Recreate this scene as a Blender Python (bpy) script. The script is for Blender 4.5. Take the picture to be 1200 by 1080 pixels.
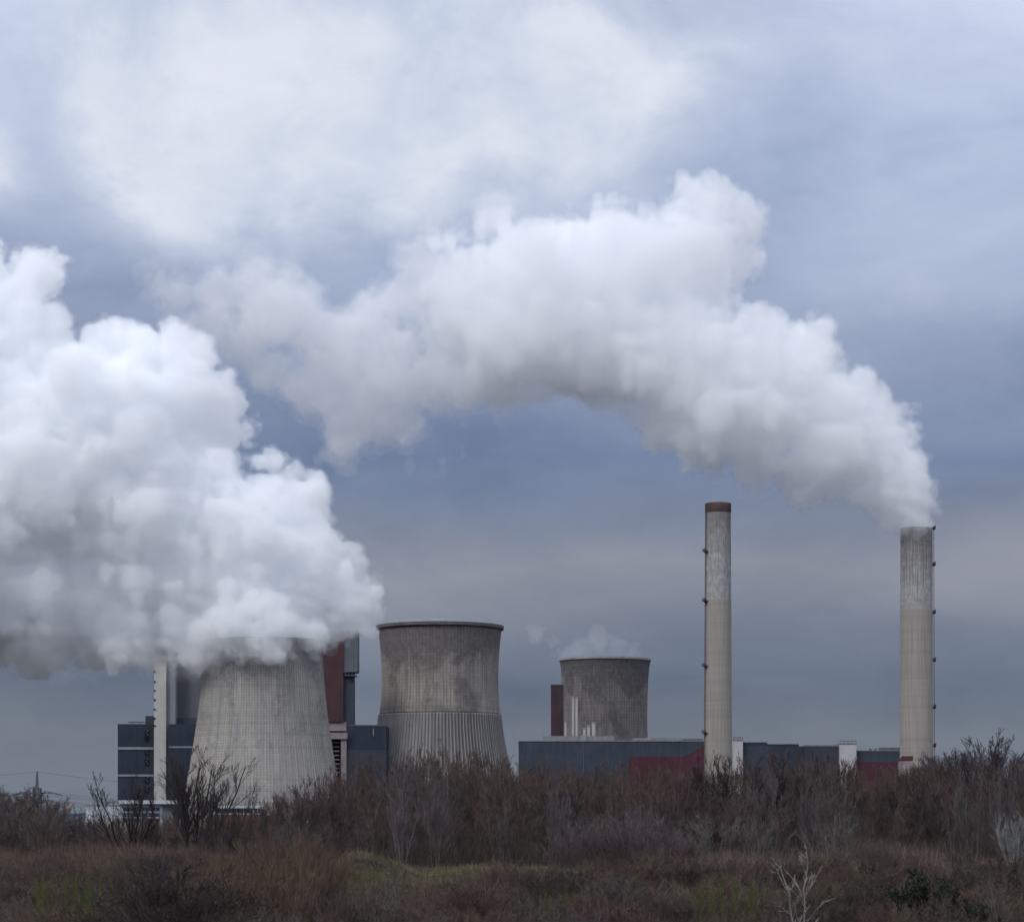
import bpy, bmesh, math, random, time
import numpy as np
from mathutils import Vector, Matrix

T0 = time.time()
R = math.radians
for o in list(bpy.data.objects):
    bpy.data.objects.remove(o)
SC = bpy.context.scene
COL = SC.collection

# ------------------------------------------------------------------ camera
FPX, CX, HY, ZC = 2823.0, 600.0, 968.0, 2.50      # focal length and horizon in photo pixels, eye height
cam = bpy.data.cameras.new('camera')
cam_o = bpy.data.objects.new('camera', cam)
COL.objects.link(cam_o)
cam_o.location = (0, 0, ZC)
cam_o.rotation_euler = (R(90), 0, 0)
cam.sensor_width = 36
cam.lens = 36 * FPX / 1200
cam.shift_y = (HY - 540) / 1200
cam.clip_start = 0.5
cam.clip_end = 60000
SC.camera = cam_o

# ------------------------------------------------------------------ render settings
SC.render.engine = 'CYCLES'
SC.view_settings.view_transform = 'Standard'
SC.view_settings.look = 'None'
SC.view_settings.exposure = 0.0
SC.view_settings.gamma = 1.0
SC.cycles.use_denoising = True
SC.cycles.denoising_prefilter = 'ACCURATE'
SC.cycles.max_bounces = 38
SC.cycles.volume_bounces = 34
SC.cycles.diffuse_bounces = 3
SC.cycles.glossy_bounces = 2
SC.cycles.transparent_max_bounces = 48
SC.cycles.sample_clamp_indirect = 6
SC.cycles.use_adaptive_sampling = True
SC.cycles.adaptive_threshold = 0.03
SC.cycles.adaptive_min_samples = 24

# ------------------------------------------------------------------ sky
SUN_EL, SUN_AZ = 47.0, -62.0     # azimuth measured from +Y (view direction) towards +X: behind-left
SUN_AZ = -138.0


def srgb(r, g, b):
    f = lambda c: (c / 255 / 12.92) if c / 255 <= 0.04045 else ((c / 255 + 0.055) / 1.055) ** 2.4
    return (f(r), f(g), f(b), 1.0)


def ramp(nt, stops, interp='LINEAR'):
    n = nt.nodes.new('ShaderNodeValToRGB')
    n.color_ramp.interpolation = interp
    el = n.color_ramp.elements
    while len(el) > 1:
        el.remove(el[-1])
    for i, (p, c) in enumerate(stops):
        e = el[0] if i == 0 else el.new(p)
        e.position = p
        e.color = c if len(c) == 4 else (*c, 1)
    return n


W = bpy.data.worlds.new('World')
SC.world = W
W.use_nodes = True
nt = W.node_tree
nt.nodes.clear()
L = nt.links.new
wo = nt.nodes.new('ShaderNodeOutputWorld')
bg = nt.nodes.new('ShaderNodeBackground')
L(bg.outputs[0], wo.inputs[0])
tc = nt.nodes.new('ShaderNodeTexCoord')
sep = nt.nodes.new('ShaderNodeSeparateXYZ')
L(tc.outputs['Generated'], sep.inputs[0])


def wmath(op, a, b=None, c=None, clamp=False):
    m = nt.nodes.new('ShaderNodeMath')
    m.operation = op
    m.use_clamp = clamp
    for i, v in enumerate((a, b, c)):
        if v is None:
            continue
        if isinstance(v, (int, float)):
            m.inputs[i].default_value = v
        else:
            L(v, m.inputs[i])
    return m.outputs[0]


def wnoise(scale, stretch, detail=5, rough=0.55, off=(0, 0, 0), dist=0.0):
    mp = nt.nodes.new('ShaderNodeMapping')
    mp.inputs['Scale'].default_value = stretch
    mp.inputs['Location'].default_value = off
    L(tc.outputs['Generated'], mp.inputs[0])
    n = nt.nodes.new('ShaderNodeTexNoise')
    n.inputs['Scale'].default_value = scale
    n.inputs['Detail'].default_value = detail
    n.inputs['Roughness'].default_value = rough
    n.inputs['Distortion'].default_value = dist
    L(mp.outputs[0], n.inputs[0])
    return n.outputs['Fac']


# cloud deck colour by elevation, its bands bent by broad noise
n_band = wnoise(3.2, (1, 1, 3.0), 4, 0.5, (3.1, 0.7, 1.3))
n_fine = wnoise(9.0, (1, 1, 2.2), 6, 0.55, (7.7, 1.7, 4.3), 0.4)
warp = wmath('MULTIPLY_ADD', n_band, 0.085, -0.0425)
zz = wmath('ADD', sep.outputs['Z'], warp)
zz = wmath('MULTIPLY_ADD', n_fine, 0.016, wmath('SUBTRACT', zz, 0.008))
el = lambda y: math.sin(math.atan((HY - y) / FPX)) / 0.5
rmp = ramp(nt, [
    (0.0, srgb(104, 114, 128)),
    (el(870), srgb(111, 119, 133)),
    (el(795), srgb(97, 108, 127)),
    (el(735), srgb(110, 119, 137)),
    (el(660), srgb(138, 141, 154)),
    (el(600), srgb(121, 131, 152)),
    (el(545), srgb(113, 129, 159)),
    (el(440), srgb(138, 151, 178)),
    (el(330), srgb(159, 172, 199)),
    (el(200), srgb(176, 189, 215)),
    (el(0), srgb(199, 210, 234)),
    (0.80, srgb(206, 214, 232)),
    (1.0, srgb(216, 222, 236)),
])
L(wmath('MULTIPLY', zz, 2.0, clamp=True), rmp.inputs[0])
# high drifting cloud: soft patches by azimuth / elevation, torn by noise
n_big = wnoise(14.0, (1, 1, 1.2), 9, 0.57, (2.3, 0.4, 5.1), 0.35)
n_wsp = wnoise(44.0, (1, 1, 1.2), 7, 0.6, (0.3, 2.4, 1.1), 0.6)
azi = wmath('DIVIDE', sep.outputs['X'], wmath('MAXIMUM', sep.outputs['Y'], 0.05))
ele = wmath('DIVIDE', sep.outputs['Z'], wmath('MAXIMUM', sep.outputs['Y'], 0.05))
field = None
for px, py, rx, ry, amp in ((230, 160, 190, 120, 1.0), (430, 90, 270, 125, 1.0), (650, 90, 170, 130, 0.95), (310, 240, 170, 60, 0.75), (470, 200, 110, 60, 0.4),
                            (150, 40, 160, 90, 0.6), (700, 190, 70, 90, 0.35), (-10, 190, 40, 50, 0.6), (1100, 350, 260, 60, 0.30), (350, 110, 42, 34, -0.75),
                            (560, 205, 60, 34, -0.4), (960, 60, 240, 70, 0.22)):
    dx = wmath('DIVIDE', wmath('SUBTRACT', azi, (px - CX) / FPX), rx / FPX)
    dz = wmath('DIVIDE', wmath('SUBTRACT', ele, (HY - py) / FPX), ry / FPX)
    d2 = wmath('ADD', wmath('MULTIPLY', dx, dx), wmath('MULTIPLY', dz, dz))
    g = wmath('MULTIPLY', wmath('POWER', 2.718, wmath('MULTIPLY', d2, -1.0)), amp)
    field = g if field is None else wmath('ADD', field, g)
torn = wmath('ADD', wmath('MULTIPLY_ADD', n_big, 2.5, -1.25), wmath('MULTIPLY_ADD', n_wsp, 0.6, -0.3))
cl = wmath('MULTIPLY', field, wmath('ADD', 1.05, torn))
mr = nt.nodes.new('ShaderNodeMapRange')
mr.interpolation_type = 'SMOOTHSTEP'
mr.inputs['From Min'].default_value = 0.05
mr.inputs['From Max'].default_value = 1.3
L(cl, mr.inputs['Value'])
n_mot0 = wnoise(24.0, (1, 1, 1.5), 8, 0.6, (4.9, 3.4, 0.2), 0.5)
cmix = nt.nodes.new('ShaderNodeMix')
cmix.data_type = 'RGBA'
L(wmath('MULTIPLY', mr.outputs[0], 0.92), cmix.inputs['Factor'])
n_mot = wnoise(6.5, (1, 1, 2.3), 8, 0.58, (1.9, 8.4, 2.2), 0.3)
mot = nt.nodes.new('ShaderNodeMix')
mot.data_type = 'RGBA'
mot.blend_type = 'MULTIPLY'
mot.inputs['Factor'].default_value = 1.0
L(rmp.outputs[0], mot.inputs[6])
mcol = ramp(nt, [(0.30, (0.76, 0.79, 0.85)), (0.5, (1.02, 1.02, 1.03)), (0.70, (1.22, 1.20, 1.16))])
L(n_mot, mcol.inputs[0])
L(mcol.outputs[0], mot.inputs[7])
L(mot.outputs[2], cmix.inputs[6])
ccol = ramp(nt, [(0.36, srgb(203, 213, 230)), (0.55, srgb(226, 232, 244)), (0.7, srgb(238, 241, 249))])
L(wmath('ADD', wmath('MULTIPLY', n_big, 0.6), wmath('MULTIPLY', n_mot0, 0.4)), ccol.inputs[0])
L(ccol.outputs[0], cmix.inputs[7])
# the deck is brighter overhead, above what the frame shows
mr2 = nt.nodes.new('ShaderNodeMapRange')
mr2.interpolation_type = 'SMOOTHSTEP'
mr2.inputs['From Min'].default_value = 0.36
mr2.inputs['From Max'].default_value = 0.85
mr2.inputs['To Min'].default_value = 1.0
mr2.inputs['To Max'].default_value = 1.55
L(sep.outputs['Z'], mr2.inputs['Value'])
sky = nt.nodes.new('ShaderNodeTexSky')
sky.sky_type = 'NISHITA'
sky.sun_disc = False
sky.sun_elevation = R(SUN_EL)
sky.sun_rotation = R(SUN_AZ)
skyb = nt.nodes.new('ShaderNodeMix')
skyb.data_type = 'RGBA'
skyb.blend_type = 'MULTIPLY'
skyb.inputs['Factor'].default_value = 1.0
skyb.inputs[7].default_value = (0.1, 0.1, 0.1, 1)
L(sky.outputs[0], skyb.inputs[6])
mixc = nt.nodes.new('ShaderNodeMix')
mixc.data_type = 'RGBA'
mixc.inputs['Factor'].default_value = 0.95
L(skyb.outputs[2], mixc.inputs[6])
L(cmix.outputs[2], mixc.inputs[7])
L(mixc.outputs[2], bg.inputs['Color'])
# the unseen sky behind the viewer is lightened, an added fill for the steam
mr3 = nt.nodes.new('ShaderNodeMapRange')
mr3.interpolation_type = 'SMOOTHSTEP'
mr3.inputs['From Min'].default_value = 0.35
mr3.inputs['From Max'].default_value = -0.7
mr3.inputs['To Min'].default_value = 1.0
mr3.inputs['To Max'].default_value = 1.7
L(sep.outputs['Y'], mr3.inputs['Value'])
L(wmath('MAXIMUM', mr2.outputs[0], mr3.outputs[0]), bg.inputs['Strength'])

sl = bpy.data.lights.new('sun', 'SUN')
sl.energy = 1.35
sl.angle = R(14)
sl.color = (1.0, 0.98, 0.96)
so = bpy.data.objects.new('sun', sl)
COL.objects.link(so)
dv = Vector((math.sin(R(SUN_AZ)) * math.cos(R(SUN_EL)), math.cos(R(SUN_AZ)) * math.cos(R(SUN_EL)), math.sin(R(SUN_EL))))
so.rotation_euler = (-dv).to_track_quat('-Z', 'Y').to_euler()


# ------------------------------------------------------------------ helpers
def at(px, py, Y):
    """world point seen at photo pixel px, py at distance Y"""
    return Vector(((px - CX) / FPX * Y, Y, ZC + (HY - py) / FPX * Y))


def link(name, me, parent=None, mat=None):
    o = bpy.data.objects.new(name, me)
    COL.objects.link(o)
    if parent is not None:
        o.parent = parent
    if mat is not None:
        me.materials.append(mat)
    return o


def tag(o, label=None, cat=None, group=None, kind=None):
    for k, v in (('label', label), ('category', cat), ('group', group), ('kind', kind)):
        if v:
            o[k] = v
    return o


def empty(name, loc, label, cat, group=None):
    o = bpy.data.objects.new(name, None)
    COL.objects.link(o)
    o.location = loc
    return tag(o, label, cat, group)


def mesh_np(name, verts, faces, smooth=False):
    me = bpy.data.meshes.new(name)
    v = np.asarray(verts, dtype=np.float32)
    f = np.asarray(faces, dtype=np.int32)
    k = f.shape[1]
    me.vertices.add(len(v))
    me.vertices.foreach_set('co', v.ravel())
    me.loops.add(f.size)
    me.loops.foreach_set('vertex_index', f.ravel())
    me.polygons.add(len(f))
    me.polygons.foreach_set('loop_start', np.arange(0, f.size, k, dtype=np.int32))
    me.polygons.foreach_set('loop_total', np.full(len(f), k, dtype=np.int32))
    if smooth:
        me.polygons.foreach_set('use_smooth', np.ones(len(f), dtype=bool))
    me.update()
    me.validate()
    return me


# ------------------------------------------------------------------ steam
def surface_nets(F, iso):
    """closed surface of the region F < iso on a numpy grid (index coordinates)"""
    S = F < iso
    nx, ny, nz = F.shape
    c = np.zeros((nx - 1, ny - 1, nz - 1), np.uint8)
    for dx in (0, 1):
        for dy in (0, 1):
            for dz in (0, 1):
                c += S[dx:nx - 1 + dx, dy:ny - 1 + dy, dz:nz - 1 + dz]
    act = (c > 0) & (c < 8)
    ii = np.argwhere(act)
    idx = -np.ones(act.shape, np.int32)
    idx[act] = np.arange(len(ii))
    acc = np.zeros((len(ii), 3), np.float32)
    cnt = np.zeros(len(ii), np.float32)
    corners = [(a, b, d) for a in (0, 1) for b in (0, 1) for d in (0, 1)]
    for p in corners:
        for ax in range(3):
            if p[ax]:
                continue
            q = list(p)
            q[ax] = 1
            fp = F[ii[:, 0] + p[0], ii[:, 1] + p[1], ii[:, 2] + p[2]] - iso
            fq = F[ii[:, 0] + q[0], ii[:, 1] + q[1], ii[:, 2] + q[2]] - iso
            m = (fp < 0) != (fq < 0)
            t = np.where(m, fp / np.where(m, fp - fq, 1), 0)
            pt = np.array(p, np.float32)[None] + 0 * acc
            pt[:, ax] += t
            acc[m] += pt[m]
            cnt[m] += 1
    V = ii + acc / np.maximum(cnt, 1)[:, None]
    faces = []
    for ax in range(3):
        s0 = [slice(None)] * 3
        s1 = [slice(None)] * 3
        s0[ax] = slice(0, -1)
        s1[ax] = slice(1, None)
        A, B = S[tuple(s0)], S[tuple(s1)]
        u, v = (ax + 1) % 3, (ax + 2) % 3
        for flip in (False, True):
            e = np.argwhere((A & ~B) if not flip else (~A & B))
            ok = (e[:, u] > 0) & (e[:, v] > 0)
            e = e[ok]
            def g(du, dv):
                k = e.copy()
                k[:, u] -= du
                k[:, v] -= dv
                return idx[k[:, 0], k[:, 1], k[:, 2]]
            q = np.stack([g(1, 1), g(0, 1), g(0, 0), g(1, 0)], 1)
            if flip:
                q = q[:, ::-1]
            faces.append(q)
    return V, np.concatenate(faces)


def lattice_noise(shape, cell, rng):
    """smooth value noise in -1..1, one random value every `cell` grid steps"""
    dims = [int(n / cell) + 3 for n in shape]
    G = rng.uniform(-1, 1, dims).astype(np.float32)
    for ax, n in enumerate(shape):
        x = np.arange(n) / cell
        i = x.astype(int)
        f = (x - i).astype(np.float32)
        f = f * f * (3 - 2 * f)
        sh = [1, 1, 1]
        sh[ax] = n
        f = f.reshape(sh)
        G = np.take(G, i, axis=ax) * (1 - f) + np.take(G, i + 1, axis=ax) * f
    return G


def plume_field(blobs, Y, h, seed, kids=(46, 9), kr=(0.40, 0.17), noise=((40, 6), (18, 4), (8, 2.2), (4, 1.1)), flat=0.85, pad=24, billow=True):
    """distance field (photo-pixel units at distance Y) of billows: big blobs, each studded with smaller, each of those again"""
    rng = np.random.default_rng(seed)
    B = []
    for b in blobs:
        px, py, r = b[:3]
        dy = b[3] if len(b) > 3 else 0.0
        B.append((px, dy + rng.uniform(-.15, .15) * r, py, r))
    B = np.array(B, np.float64)
    allb = [(x, y, z, r, 0) for x, y, z, r in B]
    kidsl = []
    for x, y, z, r in B:
        n = int(kids[0] * (0.6 + r / 90))
        d = rng.normal(size=(n, 3))
        d /= np.linalg.norm(d, axis=1)[:, None]
        rr = r * kr[0] * np.exp(rng.normal(-0.25, 0.42, n)).clip(0.3, 1.5)
        c = np.array([x, y, z]) + d * (r - 0.62 * rr)[:, None] * np.array([1, flat, 1])
        kidsl += [(*c[i], rr[i]) for i in range(n)]
    gk = []
    for x, y, z, r in kidsl:
        allb.append((x, y, z, r, 1))
        n = kids[1]
        d = rng.normal(size=(n, 3))
        d /= np.linalg.norm(d, axis=1)[:, None]
        rr = r * (kr[1] / kr[0]) * np.exp(rng.normal(-0.1, 0.45, n)).clip(0.3, 1.8)
        c = np.array([x, y, z]) + d * (r - 0.25 * rr)[:, None]
        allb += [(*c[i], rr[i], 2) for i in range(n)]
    P = np.array(allb)
    lo = (P[:, :3] - P[:, 3:4]).min(0) - pad
    hi = (P[:, :3] + P[:, 3:4]).max(0) + pad
    n = np.ceil((hi - lo) / h).astype(int) + 1
    F = np.full(n, pad * 1.0, np.float32)
    ax = [lo[k] + h * np.arange(n[k]) for k in range(3)]
    for x, y, z, r, lev in allb:
        m = r + pad * (0.9 if lev == 0 else 0.35)
        a = [max(0, int((c - m - lo[k]) / h)) for k, c in enumerate((x, y, z))]
        b = [min(n[k], int((c + m - lo[k]) / h) + 2) for k, c in enumerate((x, y, z))]
        sl = tuple(slice(a[k], b[k]) for k in range(3))
        dx = (ax[0][sl[0]] - x)[:, None, None]
        dy_ = ((ax[1][sl[1]] - y) / (flat if lev == 0 else 1))[None, :, None]
        dz = (ax[2][sl[2]] - z)[None, None, :]
        d = (np.sqrt(dx * dx + dy_ * dy_ + dz * dz) - r).astype(np.float32)
        np.minimum(F[sl], d, out=F[sl])
    for cell, amp in noise:
        q = lattice_noise(F.shape, cell / h, rng)
        F += amp * ((0.9 - 2.6 * np.abs(q)) if cell < 35 and billow else q)
    return F, lo


def hull(name, F, lo, h, iso, Y, parent, mat, crumbs=500):
    F = F.copy()
    for axn in range(3):       # keep it closed at the grid's border
        s = [slice(None)] * 3
        for e in (0, -1):
            s[axn] = e
            F[tuple(s)] = 99
    V, Q = surface_nets(F, iso)
    # drop loose crumbs
    lab = np.arange(len(V))
    while True:
        m = lab[Q].min(1)
        new = lab.copy()
        for c_ in range(4):
            np.minimum.at(new, Q[:, c_], m)
        new = new[new]
        if (new == lab).all():
            break
        lab = new
    size = np.bincount(lab, minlength=len(V))
    Q = Q[size[lab[Q[:, 0]]] > crumbs]
    P = lo + V * h
    s = Y / FPX
    X = (P[:, 0] - CX) * s
    D = Y + P[:, 1] * s
    Z = ZC + (HY - P[:, 2]) * s
    me = mesh_np(name, np.stack([X, D, Z], 1), Q[:, ::-1], True)
    return link(name, me, parent, mat)


def steam_mat(name, density, tint=(0.992, 0.996, 0.9995), g=0.0, skin=0.0):
    m = bpy.data.materials.new(name)
    m.use_nodes = True
    t = m.node_tree
    t.nodes.clear()
    o = t.nodes.new('ShaderNodeOutputMaterial')
    v = t.nodes.new('ShaderNodeVolumePrincipled')
    v.inputs['Color'].default_value = (*tint, 1)
    v.inputs['Density'].default_value = density
    v.inputs['Anisotropy'].default_value = g
    t.links.new(v.outputs[0], o.inputs['Volume'])
    if not skin:
        return m
    tr = t.nodes.new('ShaderNodeBsdfTransparent')
    df = t.nodes.new('ShaderNodeBsdfDiffuse')
    df.inputs['Color'].default_value = (0.9, 0.9, 0.92, 1)
    mx = t.nodes.new('ShaderNodeMixShader')
    mx.inputs[0].default_value = skin
    t.links.new(tr.outputs[0], mx.inputs[1])
    t.links.new(df.outputs[0], mx.inputs[2])
    t.links.new(mx.outputs[0], o.inputs['Surface'])
    return m


# ------------------------------------------------------------------ materials
class N:
    """tiny node builder"""
    def __init__(self, name, rough=0.85, spec=0.25):
        self.m = bpy.data.materials.new(name)
        self.m.use_nodes = True
        self.t = self.m.node_tree
        self.b = self.t.nodes['Principled BSDF']
        self.b.inputs['Roughness'].default_value = rough
        self.b.inputs['Specular IOR Level'].default_value = spec
        self.co = self.t.nodes.new('ShaderNodeTexCoord').outputs['Object']

    def put(self, sock, v):
        if isinstance(v, bpy.types.NodeSocket):
            self.t.links.new(v, sock)
        else:
            sock.default_value = v

    def math(self, op, a, b=0.0, c=0.0, clamp=False):
        n = self.t.nodes.new('ShaderNodeMath')
        n.operation = op
        n.use_clamp = clamp
        for i, v in enumerate((a, b, c)):
            self.put(n.inputs[i], v)
        return n.outputs[0]

    def xyz(self, v=None):
        n = self.t.nodes.new('ShaderNodeSeparateXYZ')
        self.put(n.inputs[0], v or self.co)
        return n.outputs

    def vec(self, x, y, z):
        n = self.t.nodes.new('ShaderNodeCombineXYZ')
        for i, v in enumerate((x, y, z)):
            self.put(n.inputs[i], v)
        return n.outputs[0]

    def noise(self, vec, scale, detail=4, rough=0.55, dist=0.0):
        n = self.t.nodes.new('ShaderNodeTexNoise')
        self.put(n.inputs['Vector'], vec)
        n.inputs['Scale'].default_value = scale
        n.inputs['Detail'].default_value = detail
        n.inputs['Roughness'].default_value = rough
        n.inputs['Distortion'].default_value = dist
        return n.outputs['Fac']

    def white(self, vec):
        n = self.t.nodes.new('ShaderNodeTexWhiteNoise')
        self.put(n.inputs['Vector'], vec)
        return n.outputs['Value']

    def step(self, v, lo, hi):
        n = self.t.nodes.new('ShaderNodeMapRange')
        n.interpolation_type = 'SMOOTHSTEP'
        self.put(n.inputs['Value'], v)
        n.inputs['From Min'].default_value = lo
        n.inputs['From Max'].default_value = hi
        return n.outputs[0]

    def mix(self, f, a, b, mode='MIX'):
        n = self.t.nodes.new('ShaderNodeMix')
        n.data_type = 'RGBA'
        n.blend_type = mode
        self.put(n.inputs['Factor'], f)
        self.put(n.inputs[6], (*a, 1) if isinstance(a, tuple) and len(a) == 3 else a)
        self.put(n.inputs[7], (*b, 1) if isinstance(b, tuple) and len(b) == 3 else b)
        return n.outputs[2]

    def rnd(self):
        return self.t.nodes.new('ShaderNodeObjectInfo').outputs['Random']

    def bump(self, hgt, dist, strength=0.6):
        n = self.t.nodes.new('ShaderNodeBump')
        n.inputs['Strength'].default_value = strength
        n.inputs['Distance'].default_value = dist
        self.put(n.inputs['Height'], hgt)
        self.t.links.new(n.outputs[0], self.b.inputs['Normal'])

    def done(self, col):
        self.put(self.b.inputs['Base Color'], (*col, 1) if isinstance(col, tuple) and len(col) == 3 else col)
        return self.m


def shell_mat(name, nrib, light, dark, stain, stain_lo, stain_hi, seed, zmax, grid=1.6, top_dark=0.0, line=0.35, groove=0.0):
    """weathered concrete shell: pour joints, rib lines, cell-to-cell tone, run-off streaks and blotches"""
    k = N(name, 0.9, 0.15)
    x, y, z = k.xyz()
    ang = k.math('ARCTAN2', y, x)
    u = k.math('MULTIPLY', ang, nrib / (2 * math.pi))
    w = k.math('DIVIDE', z, grid)
    cell = k.white(k.vec(k.math('FLOOR', u), k.math('FLOOR', w), seed))
    col = k.white(k.vec(k.math('FLOOR', u), seed + 3.0, 1.0))
    row = k.white(k.vec(k.math('FLOOR', w), seed + 9.0, 2.0))
    streak = k.noise(k.vec(k.math('MULTIPLY', ang, 26.0), k.math('MULTIPLY', z, 0.035), seed), 1.0, 5, 0.65)
    blot = k.noise(k.vec(k.math('MULTIPLY', ang, 2.2), k.math('MULTIPLY', z, 0.045), seed + 5.0), 1.0, 5, 0.6, 0.5)
    c = k.mix(k.math('ADD', k.math('MULTIPLY', cell, 0.22), k.math('MULTIPLY', k.step(streak, 0.3, 0.72), 0.72)), dark, light)
    c = k.mix(k.math('MULTIPLY', k.step(col, 0.55, 1.0), 0.28), c, tuple(q * 0.6 for q in dark))
    c = k.mix(k.math('MULTIPLY', k.step(row, 0.6, 1.0), 0.22), c, tuple(q * 0.62 for q in dark))
    zt = k.math('DIVIDE', z, zmax)
    bl = k.math('ADD', blot, k.math('MULTIPLY', k.step(zt, 0.72, 1.0), top_dark))
    c = k.mix(k.math('MULTIPLY', k.step(bl, stain_lo, stain_hi), 0.85), c, k.mix(cell, stain, tuple(q * 1.45 for q in stain)))
    fu = k.math('ABSOLUTE', k.math('SUBTRACT', k.math('FRACT', u), 0.5))
    fw = k.math('ABSOLUTE', k.math('SUBTRACT', k.math('FRACT', w), 0.5))
    ln = k.math('MAXIMUM', k.step(fu, 0.36, 0.46), k.math('MULTIPLY', k.step(fw, 0.40, 0.47), 0.7))
    c = k.mix(k.math('MULTIPLY', ln, line), c, tuple(q * 0.30 for q in dark))
    if groove:      # darker in the grooves between the fins
        c = k.mix(k.math('MULTIPLY', k.step(k.math('FRACT', u), 0.45, 0.55), groove), c, tuple(q * 0.35 for q in dark))
    return k.done(c)


def plain_mat(name, col, var=0.25, scale=0.25, rough=0.8, panel=0.0, pw=3.0, spec=0.25):
    """painted or clad surface with dirt, optional vertical panel joints"""
    k = N(name, rough, spec)
    n1 = k.noise(k.co, scale, 6, 0.6)
    x, y, z = k.xyz()
    n2 = k.noise(k.vec(k.math('MULTIPLY', k.math('ADD', x, y), 0.9), k.math('MULTIPLY', z, 0.05), 0.0), 1.0, 4, 0.6)
    c = k.mix(k.step(k.math('ADD', k.math('MULTIPLY', n1, 0.6), k.math('MULTIPLY', n2, 0.4)), 0.32, 0.68),
              tuple(q * (1 - var) for q in col), tuple(q * (1 + var) for q in col))
    if panel:
        f = k.math('FRACT', k.math('DIVIDE', k.math('ADD', x, y), pw))
        pc = k.white(k.vec(k.math('FLOOR', k.math('DIVIDE', k.math('ADD', x, y), pw)), 1.0, 2.0))
        c = k.mix(k.math('MULTIPLY', pc, panel * 0.5), c, tuple(q * 0.6 for q in col))
        c = k.mix(k.math('MULTIPLY', k.step(k.math('ABSOLUTE', k.math('SUBTRACT', f, 0.5)), 0.44, 0.48), panel), c, tuple(q * 0.4 for q in col))
    return k.done(c)


# ------------------------------------------------------------------ mesh helpers
class MB:
    """collects boxes, bars and plates into one mesh"""
    def __init__(self):
        self.v, self.f = [], []

    def add(self, v, f):
        b = len(self.v)
        self.v += [tuple(p) for p in v]
        self.f += [tuple(b + i for i in q) for q in f]

    def box(self, x0, x1, y0, y1, z0, z1):
        v = [(x, y, z) for z in (z0, z1) for y in (y0, y1) for x in (x0, x1)]
        self.add(v, [(0, 2, 3, 1), (4, 5, 7, 6), (0, 1, 5, 4), (2, 6, 7, 3), (0, 4, 6, 2), (1, 3, 7, 5)])
        return self

    def bar(self, p, q, r, n=4, r2=None):
        p, q = Vector(p), Vector(q)
        d = (q - p).normalized()
        a = d.orthogonal().normalized()
        b = d.cross(a)
        v = []
        for c, rr in ((p, r), (q, r if r2 is None else r2)):
            v += [c + (a * math.cos(2 * math.pi * i / n) + b * math.sin(2 * math.pi * i / n)) * rr for i in range(n)]
        f = [(i, (i + 1) % n, n + (i + 1) % n, n + i) for i in range(n)]
        self.add(v, f + [tuple(range(n))[::-1], tuple(range(n, 2 * n))])
        return self

    def lathe(self, prof, n, caps=True):
        v = [(r * math.cos(2 * math.pi * i / n), r * math.sin(2 * math.pi * i / n), z) for z, r in prof for i in range(n)]
        f = [(j * n + i, j * n + (i + 1) % n, (j + 1) * n + (i + 1) % n, (j + 1) * n + i) for j in range(len(prof) - 1) for i in range(n)]
        self.add(v, f)
        return self

    def prism(self, pts, y0, y1):
        """outline in x, z pushed from y0 to y1"""
        n = len(pts)
        v = [(x, y0, z) for x, z in pts] + [(x, y1, z) for x, z in pts]
        f = [tuple(range(n)), tuple(range(2 * n - 1, n - 1, -1))]
        f += [(i, n + i, n + (i + 1) % n, (i + 1) % n) for i in range(n)]
        self.add(v, f)
        return self

    def build(self, name, mat, parent=None, loc=(0, 0, 0), smooth=False, bevel=0.0):
        me = bpy.data.meshes.new(name)
        me.from_pydata(self.v, [], self.f)
        bm = bmesh.new()
        bm.from_mesh(me)
        bmesh.ops.recalc_face_normals(bm, faces=bm.faces)
        if bevel:
            bmesh.ops.bevel(bm, geom=list(bm.edges), offset=bevel, segments=1, affect='EDGES')
        bm.to_mesh(me)
        bm.free()
        if smooth:
            for p in me.polygons:
                p.use_smooth = True
        o = link(name, me, parent, mat)
        o.location = loc
        return o


def profile(points, Y, n=60):
    """(photo y, half width in photo px) -> (z, radius), resampled"""
    pts = sorted(((ZC + (HY - py) / FPX * Y, hw / FPX * Y) for py, hw in points))
    zs = np.linspace(0.0, pts[-1][0], n)
    Z = np.array([p[0] for p in pts])
    Rr = np.array([p[1] for p in pts])
    # smooth cubic through the points
    d = np.gradient(Rr, Z)
    out = []
    for z in zs:
        i = int(np.clip(np.searchsorted(Z, z) - 1, 0, len(Z) - 2))
        hh = Z[i + 1] - Z[i]
        t = (z - Z[i]) / hh
        if t < 0:
            out.append(Rr[i] + d[i] * (z - Z[i]))
            continue
        out.append((2 * t**3 - 3 * t**2 + 1) * Rr[i] + (t**3 - 2 * t**2 + t) * hh * d[i] + (-2 * t**3 + 3 * t**2) * Rr[i + 1] + (t**3 - t**2) * hh * d[i + 1])
    return list(zip(zs, out))


def ribbed(prof, nrib, amp, thick=0.8):
    """hyperboloid shell with modelled ribs, and an inner face"""
    n = nrib * 4
    a = np.arange(n) / n * 2 * math.pi
    off = np.array([amp, amp, 0, 0] * nrib)
    rows = [(z, r, 1) for z, r in prof] + [(z, r - thick, 0) for z, r in prof[::-1]]
    V = [np.stack([(r + off * k) * np.cos(a), (r + off * k) * np.sin(a), np.full(n, z)], 1) for z, r, k in rows]
    V = np.concatenate(V)
    m = len(rows)
    j, i = np.meshgrid(np.arange(m), np.arange(n), indexing='ij')
    i2, j2 = (i + 1) % n, (j + 1) % m
    Fq = np.stack([j * n + i, j * n + i2, j2 * n + i2, j2 * n + i], -1).reshape(-1, 4)
    return V, Fq


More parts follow.
